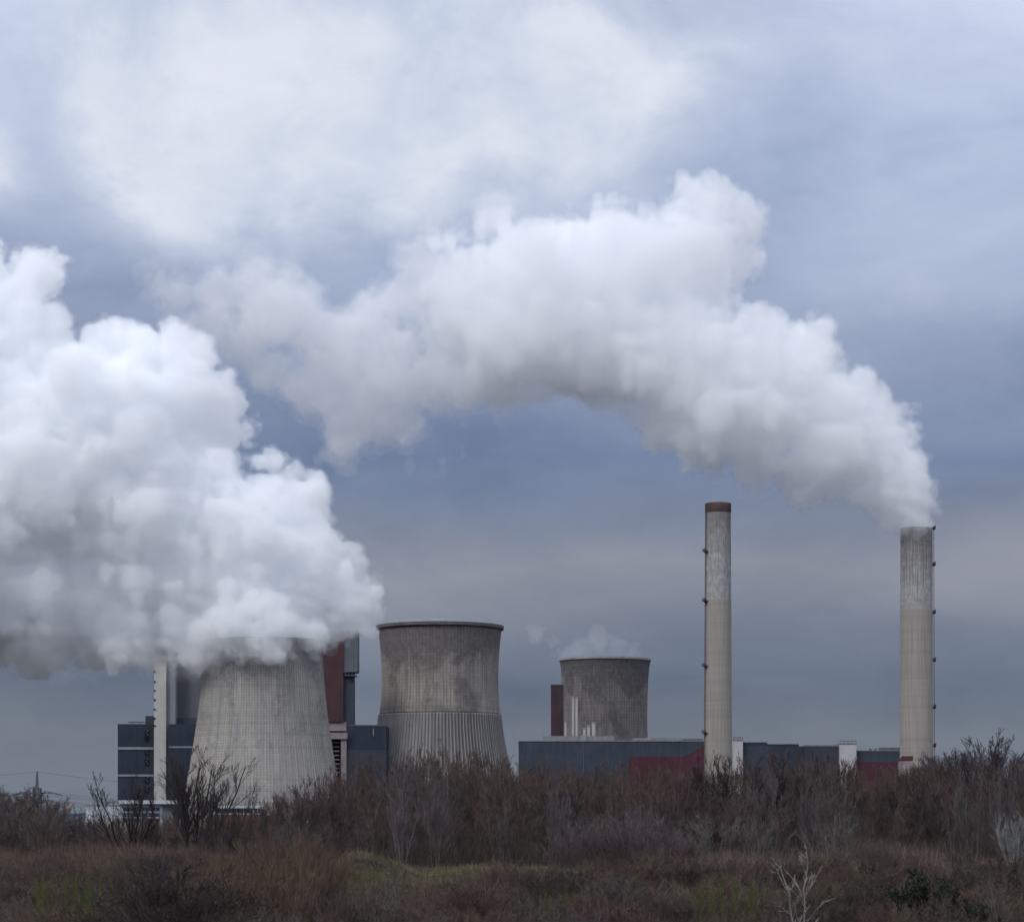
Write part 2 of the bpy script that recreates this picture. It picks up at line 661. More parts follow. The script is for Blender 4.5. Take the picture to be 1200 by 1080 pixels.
def rect(mb, px0, px1, pt, pb, Y, depth, front=0.0):
    """box whose front face fills a photo rectangle at distance Y; pb None = down to the ground"""
    a = at(px0, pt, Y - front)
    b = at(px1, pb if pb is not None else 973, Y - front)
    mb.box(a.x, b.x, Y - front, Y + depth, 0.0 if pb is None else b.z, a.z)
    return mb


# ------------------------------------------------------------------ cooling towers
Y1, Y2, Y3 = 1150.0, 1420.0, 1750.0
PALE, GREY = (0.40, 0.375, 0.315), (0.24, 0.232, 0.222)

t = empty('cooling_tower', (at(308, 973, Y1).x, Y1, 0), 'large pale cooling tower at the left, its rim hidden in billowing steam', 'cooling tower', 'concrete cooling towers')
pr = profile([(752, 71), (762, 70), (791, 71), (819, 73.2), (847, 76.5), (876, 80.8), (901, 85), (940, 92), (973, 98)], Y1)
V, Q = ribbed(pr, 146, 0.28)
link('shell', mesh_np('shell', V, Q), t, shell_mat('tower_concrete_pale', 146, (0.425, 0.395, 0.340), (0.270, 0.255, 0.238), (0.190, 0.183, 0.180), 0.46, 0.66, 2.0, 90, 1.25, 0.15, 0.5))
zt, rt = pr[-1]
MB().lathe([(zt - 0.9, rt + 0.28), (zt - 0.9, rt + 0.9), (zt + 0.3, rt + 0.9), (zt + 0.3, rt - 0.9), (zt - 0.9, rt - 0.82)], 120).build('rim', plain_mat('rim_concrete', (0.2, 0.19, 0.18)), t)

t = empty('cooling_tower', (at(515.6, 973, Y2).x, Y2, 0), 'middle cooling tower with dark flanged rim and a paler finned skirt below', 'cooling tower', 'concrete cooling towers')
full = profile([(735, 72), (760, 69.6), (790, 68), (805, 68), (820, 68.8), (838, 70.7), (865, 74), (886, 78), (920, 85), (973, 96)], Y2, 110)
zs = at(0, 838.5, Y2).z
up = [q for q in full if q[0] >= zs]
lw = [q for q in full if q[0] < zs]
V, Q = ribbed(up, 110, 0.16)
link('shell', mesh_np('shell', V, Q), t, shell_mat('tower_concrete_stained', 110, (0.375, 0.338, 0.288), (0.200, 0.179, 0.166), (0.104, 0.094, 0.092), 0.45, 0.66, 7.3, 122, 1.9, 0.33, 0.4))
V, Q = ribbed([(z, r - 0.1) for z, r in lw] + [(zs + 0.5, lw[-1][1] - 0.1)], 118, 0.9)
link('skirt', mesh_np('skirt', V, Q), t, shell_mat('tower_fin_concrete', 118, (0.34, 0.322, 0.305), (0.21, 0.20, 0.194), (0.14, 0.135, 0.135), 0.56, 0.74, 4.1, 122, 6.0, 0.0, 0.0, 0.7))
zt, rt = full[-1]
dk = plain_mat('rim_dark_concrete', (0.12, 0.115, 0.112))
MB().lathe([(zt - 2.0, rt + 0.2), (zt - 1.2, rt + 1.4), (zt + 0.6, rt + 1.6), (zt + 0.6, rt - 1.2), (zt - 2.0, rt - 0.9)], 160).build('rim', dk, t)
rl = MB()
for i in range(120):
    a = 2 * math.pi * i / 120
    rl.bar((math.cos(a) * (rt + 1.3), math.sin(a) * (rt + 1.3), zt + 0.55), (math.cos(a) * (rt + 1.3), math.sin(a) * (rt + 1.3), zt + 1.7), 0.06)
rl.lathe([(zt + 1.6, rt + 1.22), (zt + 1.6, rt + 1.38), (zt + 1.75, rt + 1.38), (zt + 1.75, rt + 1.22), (zt + 1.6, rt + 1.22)], 120)
rl.build('railing', plain_mat('pale_steel', (0.5, 0.5, 0.5)), t)

t = empty('cooling_tower', (at(709, 973, Y3).x, Y3, 0), 'smallest and farthest cooling tower, dark grey, behind the long blue hall', 'cooling tower', 'concrete cooling towers')
pr = profile([(773, 53), (780, 51.7), (790, 50.6), (805, 49.7), (820, 49.2), (844, 48.9), (868, 49.8), (900, 52.5), (940, 57), (973, 61)], Y3, 80)
V, Q = ribbed(pr, 100, 0.3)
link('shell', mesh_np('shell', V, Q), t, shell_mat('tower_concrete_dark', 100, (0.27, 0.24, 0.222), (0.160, 0.147, 0.142), (0.092, 0.086, 0.086), 0.46, 0.64, 12.9, 122, 2.3, 0.22, 0.4))
zt, rt = pr[-1]
MB().lathe([(zt - 1.4, rt + 0.2), (zt - 1.0, rt + 0.7), (zt + 0.3, rt + 0.8), (zt + 0.3, rt - 1.0), (zt - 1.4, rt - 0.9)], 140).build('rim', plain_mat('rim_worn_concrete', (0.30, 0.29, 0.28)), t)


# ------------------------------------------------------------------ chimneys
def chimney_mat(name, zpaint, seed, sooty, zt):
    k = N(name, 0.88, 0.15)
    x, y, z = k.xyz()
    ang = k.math('ARCTAN2', y, x)
    w = k.math('DIVIDE', z, 2.6)
    row = k.white(k.vec(k.math('FLOOR', w), seed, 0.0))
    row2 = k.white(k.vec(k.math('FLOOR', k.math('DIVIDE', z, 0.9)), seed + 4, 0.0))
    streak = k.noise(k.vec(k.math('MULTIPLY', ang, 11.0), k.math('MULTIPLY', z, 0.022), seed), 1.0, 6, 0.68)
    fine = k.noise(k.vec(k.math('MULTIPLY', ang, 22.0), k.math('MULTIPLY', z, 0.03), seed + 2), 1.0, 4, 0.6)
    patch = k.noise(k.vec(k.math('MULTIPLY', ang, 4.0), k.math('MULTIPLY', z, 0.25), seed + 6), 1.0, 6, 0.7)
    beige = k.mix(k.step(streak, 0.3, 0.7), (0.255, 0.232, 0.200), (0.345, 0.318, 0.278))
    white = k.mix(k.step(patch, 0.42, 0.6), (0.375, 0.37, 0.365), (0.275, 0.268, 0.258))
    up = k.step(z, zpaint - 0.6, zpaint + 0.6)
    c = k.mix(up, beige, white)
    c = k.mix(k.math('MULTIPLY', k.step(row, 0.5, 1.0), 0.30), c, (0.22, 0.21, 0.19))
    c = k.mix(k.math('MULTIPLY', k.step(row2, 0.6, 1.0), 0.22), c, (0.20, 0.19, 0.17))
    c = k.mix(k.math('MULTIPLY', k.step(fine, 0.54, 0.68), 0.35), c, (0.17, 0.145, 0.125))
    soot = k.math('MULTIPLY', k.step(k.math('ADD', streak, k.math('MULTIPLY', k.step(z, zt - 60, zt), 0.28)), 0.60, 0.78), sooty)
    c = k.mix(soot, c, (0.09, 0.072, 0.068))
    return k.done(c)


def chimney(px, top, hw_top, hw_base, Y, label, side, stops, zpaint, sooty, seed, cap):
    x = at(px, 973, Y).x
    c = empty('chimney', (x, Y, 0), label, 'chimney', 'tall concrete chimneys')
    zt = at(px, top, Y).z
    s = Y / FPX
    n = 96
    prof = [(zt * i / 60, (hw_base + (hw_top - hw_base) * (i / 60) ** 0.8) * s) for i in range(61)]
    rt = prof[-1][1]
    MB().lathe(prof + [(zt, rt - 0.7), (zt - 14, rt - 0.9)], n).build('shaft', chimney_mat('chimney_concrete_%d' % seed, zpaint, seed, sooty, zt), c, smooth=True)
    if cap:
        zc = at(px, cap, Y).z
        MB().lathe([(zc, rt + 0.12), (zc + 0.3, rt + 0.3), (zt - 0.3, rt + 0.3), (zt + 0.35, rt + 0.1), (zt + 0.35, rt - 0.75), (zt - 8, rt - 0.85)], n).build('cap_band', plain_mat('rusty_brown_%d' % seed, (0.088, 0.060, 0.055), 0.4, 0.3), c, smooth=True)
    st = plain_mat('dark_steel_%d' % seed, (0.07, 0.07, 0.075))
    ang = R(180 + 22) if side < 0 else R(0 - 6)
    u = Vector((math.cos(ang), math.sin(ang), 0))
    tv = Vector((-u.y, u.x, 0))
    rad = lambda z: np.interp(z, [p[0] for p in prof], [p[1] for p in prof])
    lad = MB()
    zz = np.linspace(2, zt - 0.5, 60)
    for o in (-0.45, 0.45):
        for a, b in zip(zz[:-1], zz[1:]):
            lad.bar(u * (rad(a) + 0.75) + tv * o + Vector((0, 0, a)), u * (rad(b) + 0.75) + tv * o + Vector((0, 0, b)), 0.16)
    for a in np.arange(3, zt - 1, 1.4):
        lad.bar(u * (rad(a) + 0.75) - tv * 0.45 + Vector((0, 0, a)), u * (rad(a) + 0.75) + tv * 0.45 + Vector((0, 0, a)), 0.09)
    for a in zz[::3]:
        lad.bar(u * (rad(a) - 0.1) + Vector((0, 0, a)), u * (rad(a) + 0.75) + Vector((0, 0, a)), 0.1)
    lad.build('ladder', st, c)
    for py in stops:
        z = at(px, py, Y).z
        p = MB()
        rr = rad(z)
        a0 = ang
        for k in range(-3, 4):      # short curved gallery with posts and rails
            b0, b1 = a0 + (k - .5) * 0.075, a0 + (k + .5) * 0.075
            q = [Vector((math.cos(b), math.sin(b), 0)) * r_ for b in (b0, b1) for r_ in (rr - 0.1, rr + 1.9)]
            p.add([w_ + Vector((0, 0, zz_)) for zz_ in (z - 1.0, z - 0.6) for w_ in q], [(0, 1, 3, 2), (4, 6, 7, 5), (0, 4, 5, 1), (2, 3, 7, 6), (1, 5, 7, 3), (0, 2, 6, 4)])
            e0 = Vector((math.cos(b0), math.sin(b0), 0)) * (rr + 1.8)
            e1 = Vector((math.cos(b1), math.sin(b1), 0)) * (rr + 1.8)
            p.bar(e0 + Vector((0, 0, z - .7)), e0 + Vector((0, 0, z + .9)), 0.12)
            for dz in (0.1, 0.9):
                p.bar(e0 + Vector((0, 0, z + dz)), e1 + Vector((0, 0, z + dz)), 0.11)
        cb = u * (rr + 0.9)
        p.box(cb.x - .7, cb.x + .7, cb.y - .7, cb.y + .7, z - 1.7, z + 0.5)
        p.build('platform', st, c)
    return c


YC = 1500.0
chimney(841.5, 590.5, 14.8, 17.2, YC, 'smokeless chimney with a rusty brown band round its top', -1, (645, 703, 779, 857), at(0, 703, YC).z, 0.5, 3, 601)
chimney(1074, 619, 18.6, 19.8, YC, 'thicker chimney at the right with white smoke pouring from its top', 1, (617.5, 660, 716, 772, 827, 872), at(0, 714, YC).z, 0.6, 8, None)

# ------------------------------------------------------------------ power station buildings
NAVY = plain_mat('navy_cladding', (0.030, 0.041, 0.060), 0.22, 0.08, 0.6, 0.35, 4.0)
NAVY2 = plain_mat('slate_cladding', (0.047, 0.058, 0.076), 0.2, 0.08, 0.6, 0.35, 5.0)
SLATE = plain_mat('grey_cladding', (0.115, 0.122, 0.138), 0.18, 0.06, 0.65, 0.25, 3.0)
WHITE = plain_mat('white_cladding', (0.46, 0.46, 0.455), 0.10, 0.08, 0.6, 0.1, 4.0)
OFFW = plain_mat('pale_concrete', (0.47, 0.455, 0.42), 0.12, 0.1, 0.8)
BLUEG = plain_mat('blue_grey_concrete', (0.21, 0.225, 0.25), 0.12, 0.08, 0.8)
BRICK = plain_mat('red_brown_cladding', (0.072, 0.036, 0.038), 0.25, 0.1, 0.75, 0.3, 2.4)
CRIM = plain_mat('crimson_cladding', (0.078, 0.026, 0.036), 0.3, 0.08, 0.6, 0.3, 4.0)
PINKC = plain_mat('pinkish_concrete', (0.26, 0.215, 0.205), 0.2, 0.1, 0.85)
BAND = plain_mat('light_band', (0.24, 0.25, 0.27), 0.15, 0.1, 0.7)
DARK = plain_mat('dark_opening', (0.012, 0.013, 0.016), 0.3, 0.3, 0.4)
ROOFG = plain_mat('roof_grey', (0.20, 0.205, 0.215), 0.2, 0.2, 0.7)
STEEL = plain_mat('steel_grey', (0.10, 0.105, 0.115), 0.2, 0.5, 0.5)

YB = 1360.0
s = YB / FPX


def B(name, parent, mat, *rects, bevel=0.0):
    """part made of one or more boxes given as (px0, px1, py_top, py_bottom, Y, depth, proud)"""
    mb = MB()
    for r in rects:
        rect(mb, *r)
    o = mb.build(name, mat, None, bevel=bevel)
    o.data.transform(Matrix.Translation(-parent.location))
    o.parent = parent
    return o


b = empty('boiler_house', at(160, 973, YB) * 1.0, 'navy clad boiler house with two thin light bands, left of the white stair tower', 'building')
b.location.z = 0
B('wall', b, NAVY, (138, 180, 848, None, YB, 30, 0))
B('wall_band', b, BAND, (137.8, 180, 875, 878, YB, 3, 0.4))
B('wall_band', b, BAND, (137.8, 180, 907, 909.5, YB, 3, 0.4))
B('wall_band', b, BAND, (137.8, 180, 937, 939.5, YB, 3, 0.4))
for y0 in (855.5, 877, 889, 910, 921):
    w = B('window', b, DARK, (169.5, 174.8, y0, y0 + (13 if y0 < 870 else 8), YB, 1, 0.25))
    ff = B('window_frame', b, BAND, *[(171.2 if i % 2 else 172.6, (171.9 if i % 2 else 173.4), y0 + i * 2.4, y0 + i * 2.4 + 1.0, YB, 1, 0.45) for i in range(3)])
    mw = ff.location.copy()
    ff.parent = w
B('roof_box', b, NAVY2, (170.5, 180, 838.5, 848.2, YB + 6, 10, 0))
m_ = B('roof_pipe', b, STEEL, (150, 171, 845.2, 846.4, YB + 4, .6, 0), (154.5, 155.4, 846.2, 848.2, YB + 4, .5, 0), (163, 163.9, 846.2, 848.2, YB + 4, .5, 0))

b = empty('stair_tower', Vector((at(187, 973, YB - 6).x, YB - 6, 0)), 'tall white concrete stair tower beside the navy boiler house', 'building')
B('wall', b, OFFW, (180.5, 194.5, 768, None, YB - 6, 14, 0))
B('side_wall', b, BLUEG, (194.5, 205.5, 768, None, YB - 4, 12, 0))  # side face of the white tower, its shade put into the colour
for y0 in (785.5, 797.5, 808, 818.5, 830, 840.5, 849):
    B('vent', b, DARK, (180.2, 182.3, y0, y0 + 1.9, YB - 6, 1, 0.3))

b = empty('boiler_house', Vector((at(222, 973, YB).x, YB, 0)), 'tall grey boiler block behind the left edge of the large cooling tower', 'building')
B('wall', b, SLATE, (205.6, 256, 762, None, YB + 4, 40, 0))
B('roof_ledge', b, NAVY2, (205.6, 250, 841, 848, YB + 1, 3, 0))
B('annex', b, NAVY, (198, 256, 848.2, None, YB - 2, 6, 6))
B('annex_band', b, BAND, (198, 256, 874, 876, YB - 2, 1, 6.3))

b = empty('boiler_house', Vector((at(398, 973, YB).x, YB, 0)), 'red brown boiler tower with a slim blue grey shaft, right of the large cooling tower', 'building')
B('wall', b, BRICK, (366, 402.3, 742, 845.5, YB, 34, 0))
sh = B('lift_shaft', b, NAVY2, (402.5, 414.5, 785, None, YB + 2, 12, 0))
B('shaft_head', b, SLATE, (402.5, 419, 739.5, 786, YB + 1, 16, 0))
B('balcony', b, STEEL, (402.5, 418.5, 785.8, 787.2, YB - 1, 14, 0), (404, 405, 787, 791, YB - .6, 1, 0), (408, 409, 787, 791, YB - .6, 1, 0), (412, 413, 787, 791, YB - .6, 1, 0), (404, 417, 790.5, 791.6, YB - .6, 12, 0))
B('roof_edge', b, STEEL, (397, 419.6, 738.6, 740.2, YB + .5, 17, 0))
B('concrete_frame', b, PINKC, (383, 406, 845.6, 856, YB + 1, 20, 0), (383, 407, 858, 865.5, YB - 1, 20, 0), (399.5, 406, 865.6, None, YB, 12, 0), (383, 389, 865.6, None, YB + 2, 12, 0))
B('opening', b, DARK, (388, 400, 865.6, None, YB + 9, 6, 0), (383, 406, 855.8, 858.2, YB + 3, 12, 0))
B('stair', b, BAND, *[(389.5, 397.5, 869 + 5 * i, 870.2 + 5 * i, YB + 3, 3, 0) for i in range(8)])
b = empty('turbine_hall', Vector((at(424, 973, YB).x, YB, 0)), 'low navy hall between the large and the middle cooling tower', 'building')
B('wall', b, NAVY, (406.5, 452, 850, 878, YB + 1.7, 40, 0))
B('lower_wall', b, NAVY2, (406.5, 452, 878.2, None, YB + 1.4, 40, 0))
B('roof_edge', b, STEEL, (406.3, 452.2, 849, 850.2, YB + 1.6, 40, 0))
B('roof_vent', b, ROOFG, (409, 416, 846, 849.2, YB + 8, 6, 0), (437, 438.2, 853, 862, YB + 1, 1, 0))

YH = 1570.0
b = empty('turbine_hall', Vector((at(715, 973, YH).x, YH, 0)), 'longest hall, slate blue with a crimson stepped panel, left of the smokeless chimney', 'building')
B('wall', b, NAVY2, (608, 832, 868.3, None, YH, 60, 0))
B('roof_edge', b, ROOFG, (607.6, 832, 867.2, 868.5, YH - .4, 60, 0))
mb = MB()
P = lambda px, py, Y: (at(px, py, Y).x, at(px, py, Y).z)
mb.prism([P(738, 886, YH), P(802, 886, YH), P(826, 873, YH), P(832, 873, YH), (P(832, 873, YH)[0], 0.05), (P(738, 900, YH)[0], 0.05)], YH - 0.35, YH - 0.02)
o = mb.build('painted_panel', CRIM)
o.data.transform(Matrix.Translation(-b.location))
o.parent = b
B('downpipe', b, STEEL, (683.5, 684.3, 868.4, None, YH, 1, 0.3))
B('roof_monitor', b, ROOFG, (636.5, 720, 862, 867.4, YH + 8, 10, 0))
B('roof_monitor', b, ROOFG, (742, 800, 864.2, 867.4, YH + 8, 10, 0))
B('roof_monitor', b, STEEL, (800, 824, 865.2, 867.3, YH + 8, 10, 0))
B('roof_vent', b, BAND, (681, 687, 861, 867.4, YH + 5, 4, 0))

for i, (x0, x1, yt, lab) in enumerate(((670.2, 673.0, 816, 'taller left one of two slim white flue pipes before the farthest cooling tower'), (674.2, 677.2, 816.5, 'right one of two tall slim white flue pipes before the farthest cooling tower'),
                                       (661.6, 664.0, 845, 'thin white vent pipe next to the dark red slab tower'), (683.2, 686.8, 853, 'shortest white vent pipe, left of a close row of three'),
                                       (688.2, 692.0, 850, 'mid height white vent pipe, centre of a close row of three'), (693.6, 698.0, 846, 'thickest white vent pipe, right of a close row of three'))):
    Yp = YH + 70
    c0 = at((x0 + x1) / 2, 973, Yp)
    zt = at(0, yt, Yp).z
    r = (x1 - x0) / 2 * Yp / FPX
    e = empty('vent_pipe', (c0.x, Yp, 0), lab, 'pipe', 'white pipes before the farthest tower')
    MB().lathe([(0, r), (zt, r), (zt, r * .8), (zt - 2, r * .8)], 20).build('pipe', OFFW, e, smooth=False)
    MB().lathe([(zt - 1.0, r * 1.02), (zt - 1.0, r * 1.18), (zt - .3, r * 1.18), (zt - .3, r * 1.02)], 20).build('collar', BAND, e)
b = empty('slab_tower', Vector((at(653, 973, YH + 90).x, YH + 90, 0)), 'narrow dark red slab tower left of the farthest cooling tower', 'building')
B('wall', b, plain_mat('purple_brown_cladding', (0.088, 0.050, 0.056), 0.22, 0.1, 0.75, 0.3, 2.6), (646, 660.5, 802.5, None, YH + 90, 18, 0))
B('roof_edge', b, STEEL, (645.7, 660.8, 801.6, 802.7, YH + 89.6, 19, 0))

YG = 1560.0
for x0, x1, yt, lab in ((859.5, 870.6, 866.5, 'white stair tower against the right side of the smokeless chimney'), (984, 1003.6, 870.5, 'wider white stair tower between the two slate halls at the right')):
    b = empty('stair_tower', Vector((at((x0 + x1) / 2, 973, YG).x, YG - 4, 0)), lab, 'building')
    B('wall', b, WHITE, (x0, x1, yt, None, YG - 4, 16, 0))
    B('railing', b, STEEL, (x0, x1, yt - 3, yt - 2.3, YG - 4, .4, 0), *[(x0 + i * (x1 - x0 - .7) / 4, x0 + .7 + i * (x1 - x0 - .7) / 4, yt - 2.4, yt + .1, YG - 4, .4, 0) for i in range(5)])
    B('roof_edge', b, ROOFG, (x0 - .3, x1 + .3, yt - .2, yt + 1.0, YG - 4, 16.3, .3))
b = empty('turbine_hall', Vector((at(925, 973, YG).x, YG, 0)), 'dark slate hall between two white stair towers, right of the smokeless chimney', 'building')
B('wall', b, NAVY2, (870.8, 984, 874, None, YG, 50, 0))
B('roof_monitor', b, NAVY, (870.8, 899, 869.6, 874.2, YG + 2, 30, 0))
B('roof_monitor', b, NAVY, (899.3, 936, 871.8, 874.2, YG + 3, 30, 0))
B('roof_edge', b, ROOFG, (870.8, 899.2, 868.8, 869.8, YG + 1.7, 30, 0), (899.4, 936.2, 871, 872, YG + 2.7, 30, 0), (944, 983.9, 872.6, 874.1, YG - .3, 50, 0))
B('downpipe', b, STEEL, (898.6, 899.2, 874, None, YG, .5, .3), (944, 944.6, 874, None, YG, .5, .3))
b = empty('turbine_hall', Vector((at(1030, 973, YG).x, YG, 0)), 'lowest slate hall with a crimson strip along its foot, left of the smoking chimney', 'building')
B('wall', b, NAVY2, (1003.8, 1072, 879.5, None, YG, 50, 0))
B('roof_edge', b, ROOFG, (1003.8, 1072, 878.7, 879.7, YG - .3, 50, 0))
B('roof_box', b, STEEL, (1032.5, 1057, 875.4, 878.9, YG + 4, 12, 0))
B('roof_vent', b, STEEL, (1019, 1021.5, 877, 878.9, YG + 4, 3, 0), (1025, 1027, 876.4, 878.9, YG + 4, 3, 0))
B('painted_panel', b, CRIM, (1003.9, 1072, 892.5, None, YG, .3, .3))
b = empty('shed', Vector((at(1064, 973, YC - 20).x, YC - 24, 0)), 'small crimson roofed shed at the foot of the smoking chimney', 'shed')
mb = MB()
mb.prism([P(1052, 890.5, YC - 24), P(1058, 885.5, YC - 24), P(1070, 885.5, YC - 24), P(1070, 890.5, YC - 24)], YC - 24, YC - 20.5)
o = mb.build('roof', CRIM)
o.data.transform(Matrix.Translation(-b.location))
o.parent = b
B('wall', b, PINKC, (1053, 1069.5, 890.6, None, YC - 23.6, 3, 0))

# ------------------------------------------------------------------ nearer low buildings
GLASSB = plain_mat('blue_glazing', (0.035, 0.062, 0.11), 0.3, 0.4, 0.25, 0.4, 2.0, 0.5)
BLUEP = plain_mat('blue_paint', (0.06, 0.16, 0.34), 0.15, 0.3, 0.6)
WH2 = plain_mat('white_plaster', (0.42, 0.44, 0.46), 0.12, 0.2, 0.7)
YW = 780.0
b = empty('warehouse', Vector((at(120, 973, YW + 40).x, YW + 40, 0)), 'low white warehouse left of the blue glazed office', 'building')
B('wall', b, WH2, (100, 144, 943, None, YW + 40, 40, 0))
B('roof_edge', b, BAND, (99.5, 144.5, 941.4, 943.2, YW + 39.7, 41, 0))
B('roof_plant', b, BLUEG, (104, 118, 938.6, 941.6, YW + 44, 8, 0), (121, 127, 939.6, 941.6, YW + 44, 6, 0))
b = empty('office_block', Vector((at(165, 973, YW).x, YW, 0)), 'blue glazed office block with a white roof fascia, behind the bare tree', 'building')
B('wall', b, WH2, (142, 190, 941.4, None, YW, 24, 0))
B('roof', b, WH2, (139, 204, 937.4, 941.6, YW - 2, 28, 0))
for i, y0 in enumerate((945.5, 952.0, 958.5)):
    w = B('window', b, GLASSB, (144, 187, y0, y0 + 4.6, YW, 1, .12))
    f_ = B('frame', b, BAND, *[(144 + 4.3 * j - .25, 144 + 4.3 * j + .25, y0, y0 + 4.6, YW, .3, .2) for j in range(1, 10)])
    f_.parent = w
B('lower_wall', b, BLUEP, (170, 186, 969, None, YW, 2, .5))
b = empty('plant_shed', Vector((at(80, 973, YW).x, YW + 20, 0)), 'small light blue steel shed beside the orange warning board', 'shed')
B('wall', b, plain_mat('light_blue_steel', (0.13, 0.19, 0.29), 0.2, .4, .6, .4, 1.2), (72, 93, 953, None, YW + 20, 10, 0))
B('roof', b, BLUEG, (71, 94, 951.4, 953.2, YW + 19.5, 11, 0))
B('frame', b, BAND, *[(74 + 4 * i, 74.5 + 4 * i, 953.2, None, YW + 20, .2, .15) for i in range(5)])
e = empty('warning_board', Vector((at(82.3, 973, YW).x, YW, 0)), 'small orange board on a thin mast at the left', 'sign')
zb = at(82, 945.4, YW).z
MB().bar((0, 0.15, 0), (0, 0.15, zb + .6), 0.09, 6).build('mast', STEEL, e)
MB().box(-.48, .48, -.05, .05, zb - .5, zb + .55).build('board', plain_mat('orange_paint', (0.75, 0.30, 0.04), .1, .5, .6), e, bevel=.02)

YP = 620.0
b = empty('pavilion', Vector((at(278, 973, YP).x, YP, 0)), 'low pavilion with white flat roof and red brick base, before the large cooling tower', 'building')
B('roof', b, WH2, (247, 304, 943.8, 946.6, YP - 1, 12, 0))
B('window', b, GLASSB, (252, 302, 946.7, 952.3, YP + .6, 9, 0))
B('frame', b, WH2, *[(251.5 + 8.3 * i, 252.6 + 8.3 * i, 946.7, 952.3, YP + .4, .3, 0) for i in range(7)])
B('wall', b, plain_mat('red_brick', (0.17, 0.068, 0.055), .3, 1.0, .85), (250, 306, 954, None, YP, 10, 0))
B('sill', b, WH2, (249.6, 306.4, 952.4, 954.0, YP - .2, 10.4, 0))
e = empty('flagpole', Vector((at(297, 973, YP - 4).x, YP - 4, 0)), 'thin white flagpole without a flag beside the flat roofed pavilion', 'flagpole')
zb = at(0, 925, YP - 4).z
MB().bar((0, 0, 0), (0, 0, zb), 0.10, 8, 0.06).build('pole', WH2, e)
MB().bar((0, 0, zb), (0, 0, zb + .18), 0.10, 8, 0.09).build('finial', WH2, e)

# ------------------------------------------------------------------ pylon and lines
YL = 900.0
s = YL / FPX
xp = at(43.5, 973, YL).x
e = empty('power_pylon', (xp, YL, 0), 'steel lattice power pylon at the far left beyond the shrubs', 'pylon')
PST = plain_mat('galvanised_steel', (0.085, 0.095, 0.11), .15, .5, .6)
zp = lambda py: at(0, py, YL).z


def lattice(mb, z0, z1, w0, w1, n, r):
    for i in range(n):
        a, c = z0 + (z1 - z0) * i / n, z0 + (z1 - z0) * (i + 1) / n
        wa, wc = w0 + (w1 - w0) * i / n, w0 + (w1 - w0) * (i + 1) / n
        ca = [Vector((x * wa, y * wa, a)) for x, y in ((-1, -1), (1, -1), (1, 1), (-1, 1))]
        cc = [Vector((x * wc, y * wc, c)) for x, y in ((-1, -1), (1, -1), (1, 1), (-1, 1))]
        for k in range(4):
            mb.bar(ca[k], cc[k], r)
            mb.bar(ca[k], cc[(k + 1) % 4], r * .7)
            mb.bar(ca[(k + 1) % 4], cc[k], r * .7)
            mb.bar(cc[k], cc[(k + 1) % 4], r * .7)


mb = MB()
lattice(mb, 0, zp(940), 3.2, 1.45, 7, .15)
lattice(mb, zp(940), zp(923), 1.45, 1.3, 5, .2)
mb.build('mast', PST, e)
mb = MB()
lattice(mb, zp(923), zp(905), .45, .2, 8, .1)
mb.bar((0, 0, zp(905)), (0, 0, zp(903)), .25)
mb.build('earth_peak', PST, e)
ends = []
for py, half in ((929.5, 30), (939.5, 30)):
    mb = MB()
    for sd in (-1, 1):
        pts = [(1.3, zp(py)), (half * .36 * s, zp(py - 2.6)), (half * .62 * s, zp(py - 1.2)), (half * s, zp(py + 2.2))]
        lowp = [(1.3, zp(py + 1)), (half * .36 * s, zp(py - .9)), (half * .62 * s, zp(py + .3)), (half * s, zp(py + 2.2))]
        for k in range(3):
            for yy in (-.5, .5):
                mb.bar((sd * pts[k][0], yy, pts[k][1]), (sd * pts[k + 1][0], yy * .6, pts[k + 1][1]), .17)
                mb.bar((sd * lowp[k][0], yy, lowp[k][1]), (sd * lowp[k + 1][0], yy * .6, lowp[k + 1][1]), .15)
                mb.bar((sd * pts[k][0], yy, pts[k][1]), (sd * lowp[k + 1][0], yy * .6, lowp[k + 1][1]), .1)
        for xx, zz_ in ((half * s, zp(py + 2.2)), (half * .62 * s, zp(py - 1.2))):
            ends.append((xp + sd * xx, zz_))
    mb.build('cross_arm', PST, e)
ends.append((xp, zp(904)))
cabm = plain_mat('cable', (0.09, 0.10, 0.12), .1, 1, .6)
for x0, z0 in ends:
    v = []
    for i in range(-20, 41):
        tt = i / 40
        X = x0 + tt * 150.0
        Yy = YL + tt * 260.0
        tq = abs(tt)
        sag = -22 * tq * (1 - tq) * (1.0 if tt > 0 else 1.2)
        v.append(Vector((X, Yy, z0 + sag)))
    mb = MB()
    for a, c in zip(v[:-1], v[1:]):
        mb.bar(a, c, .05, 3)
    c = mb.build('power_cable', cabm)
    tag(c, 'thin overhead power cable strung from the lattice pylon', 'cable', 'overhead cables of the pylon')
print('built', round(time.time() - T0, 1))


# ------------------------------------------------------------------ terrain
rngT = np.random.default_rng(21)


def vnoise2(x, y, seed, cell):
    """smooth value noise on a plane, -1..1"""
    x, y = np.asarray(x, float) / cell, np.asarray(y, float) / cell
    xi, yi = np.floor(x).astype(np.int64), np.floor(y).astype(np.int64)
    fx, fy = x - xi, y - yi
    fx, fy = fx * fx * (3 - 2 * fx), fy * fy * (3 - 2 * fy)

    def hsh(i, j):
        h_ = (i * 374761393 + j * 668265263 + seed * 1274126177) & 0xFFFFFFFF
        h_ = ((h_ ^ (h_ >> 13)) * 1274126177) & 0xFFFFFFFF
        return ((h_ ^ (h_ >> 16)) & 0xFFFF) / 32767.5 - 1
    return (hsh(xi, yi) * (1 - fx) + hsh(xi + 1, yi) * fx) * (1 - fy) + (hsh(xi, yi + 1) * (1 - fx) + hsh(xi + 1, yi + 1) * fx) * fy


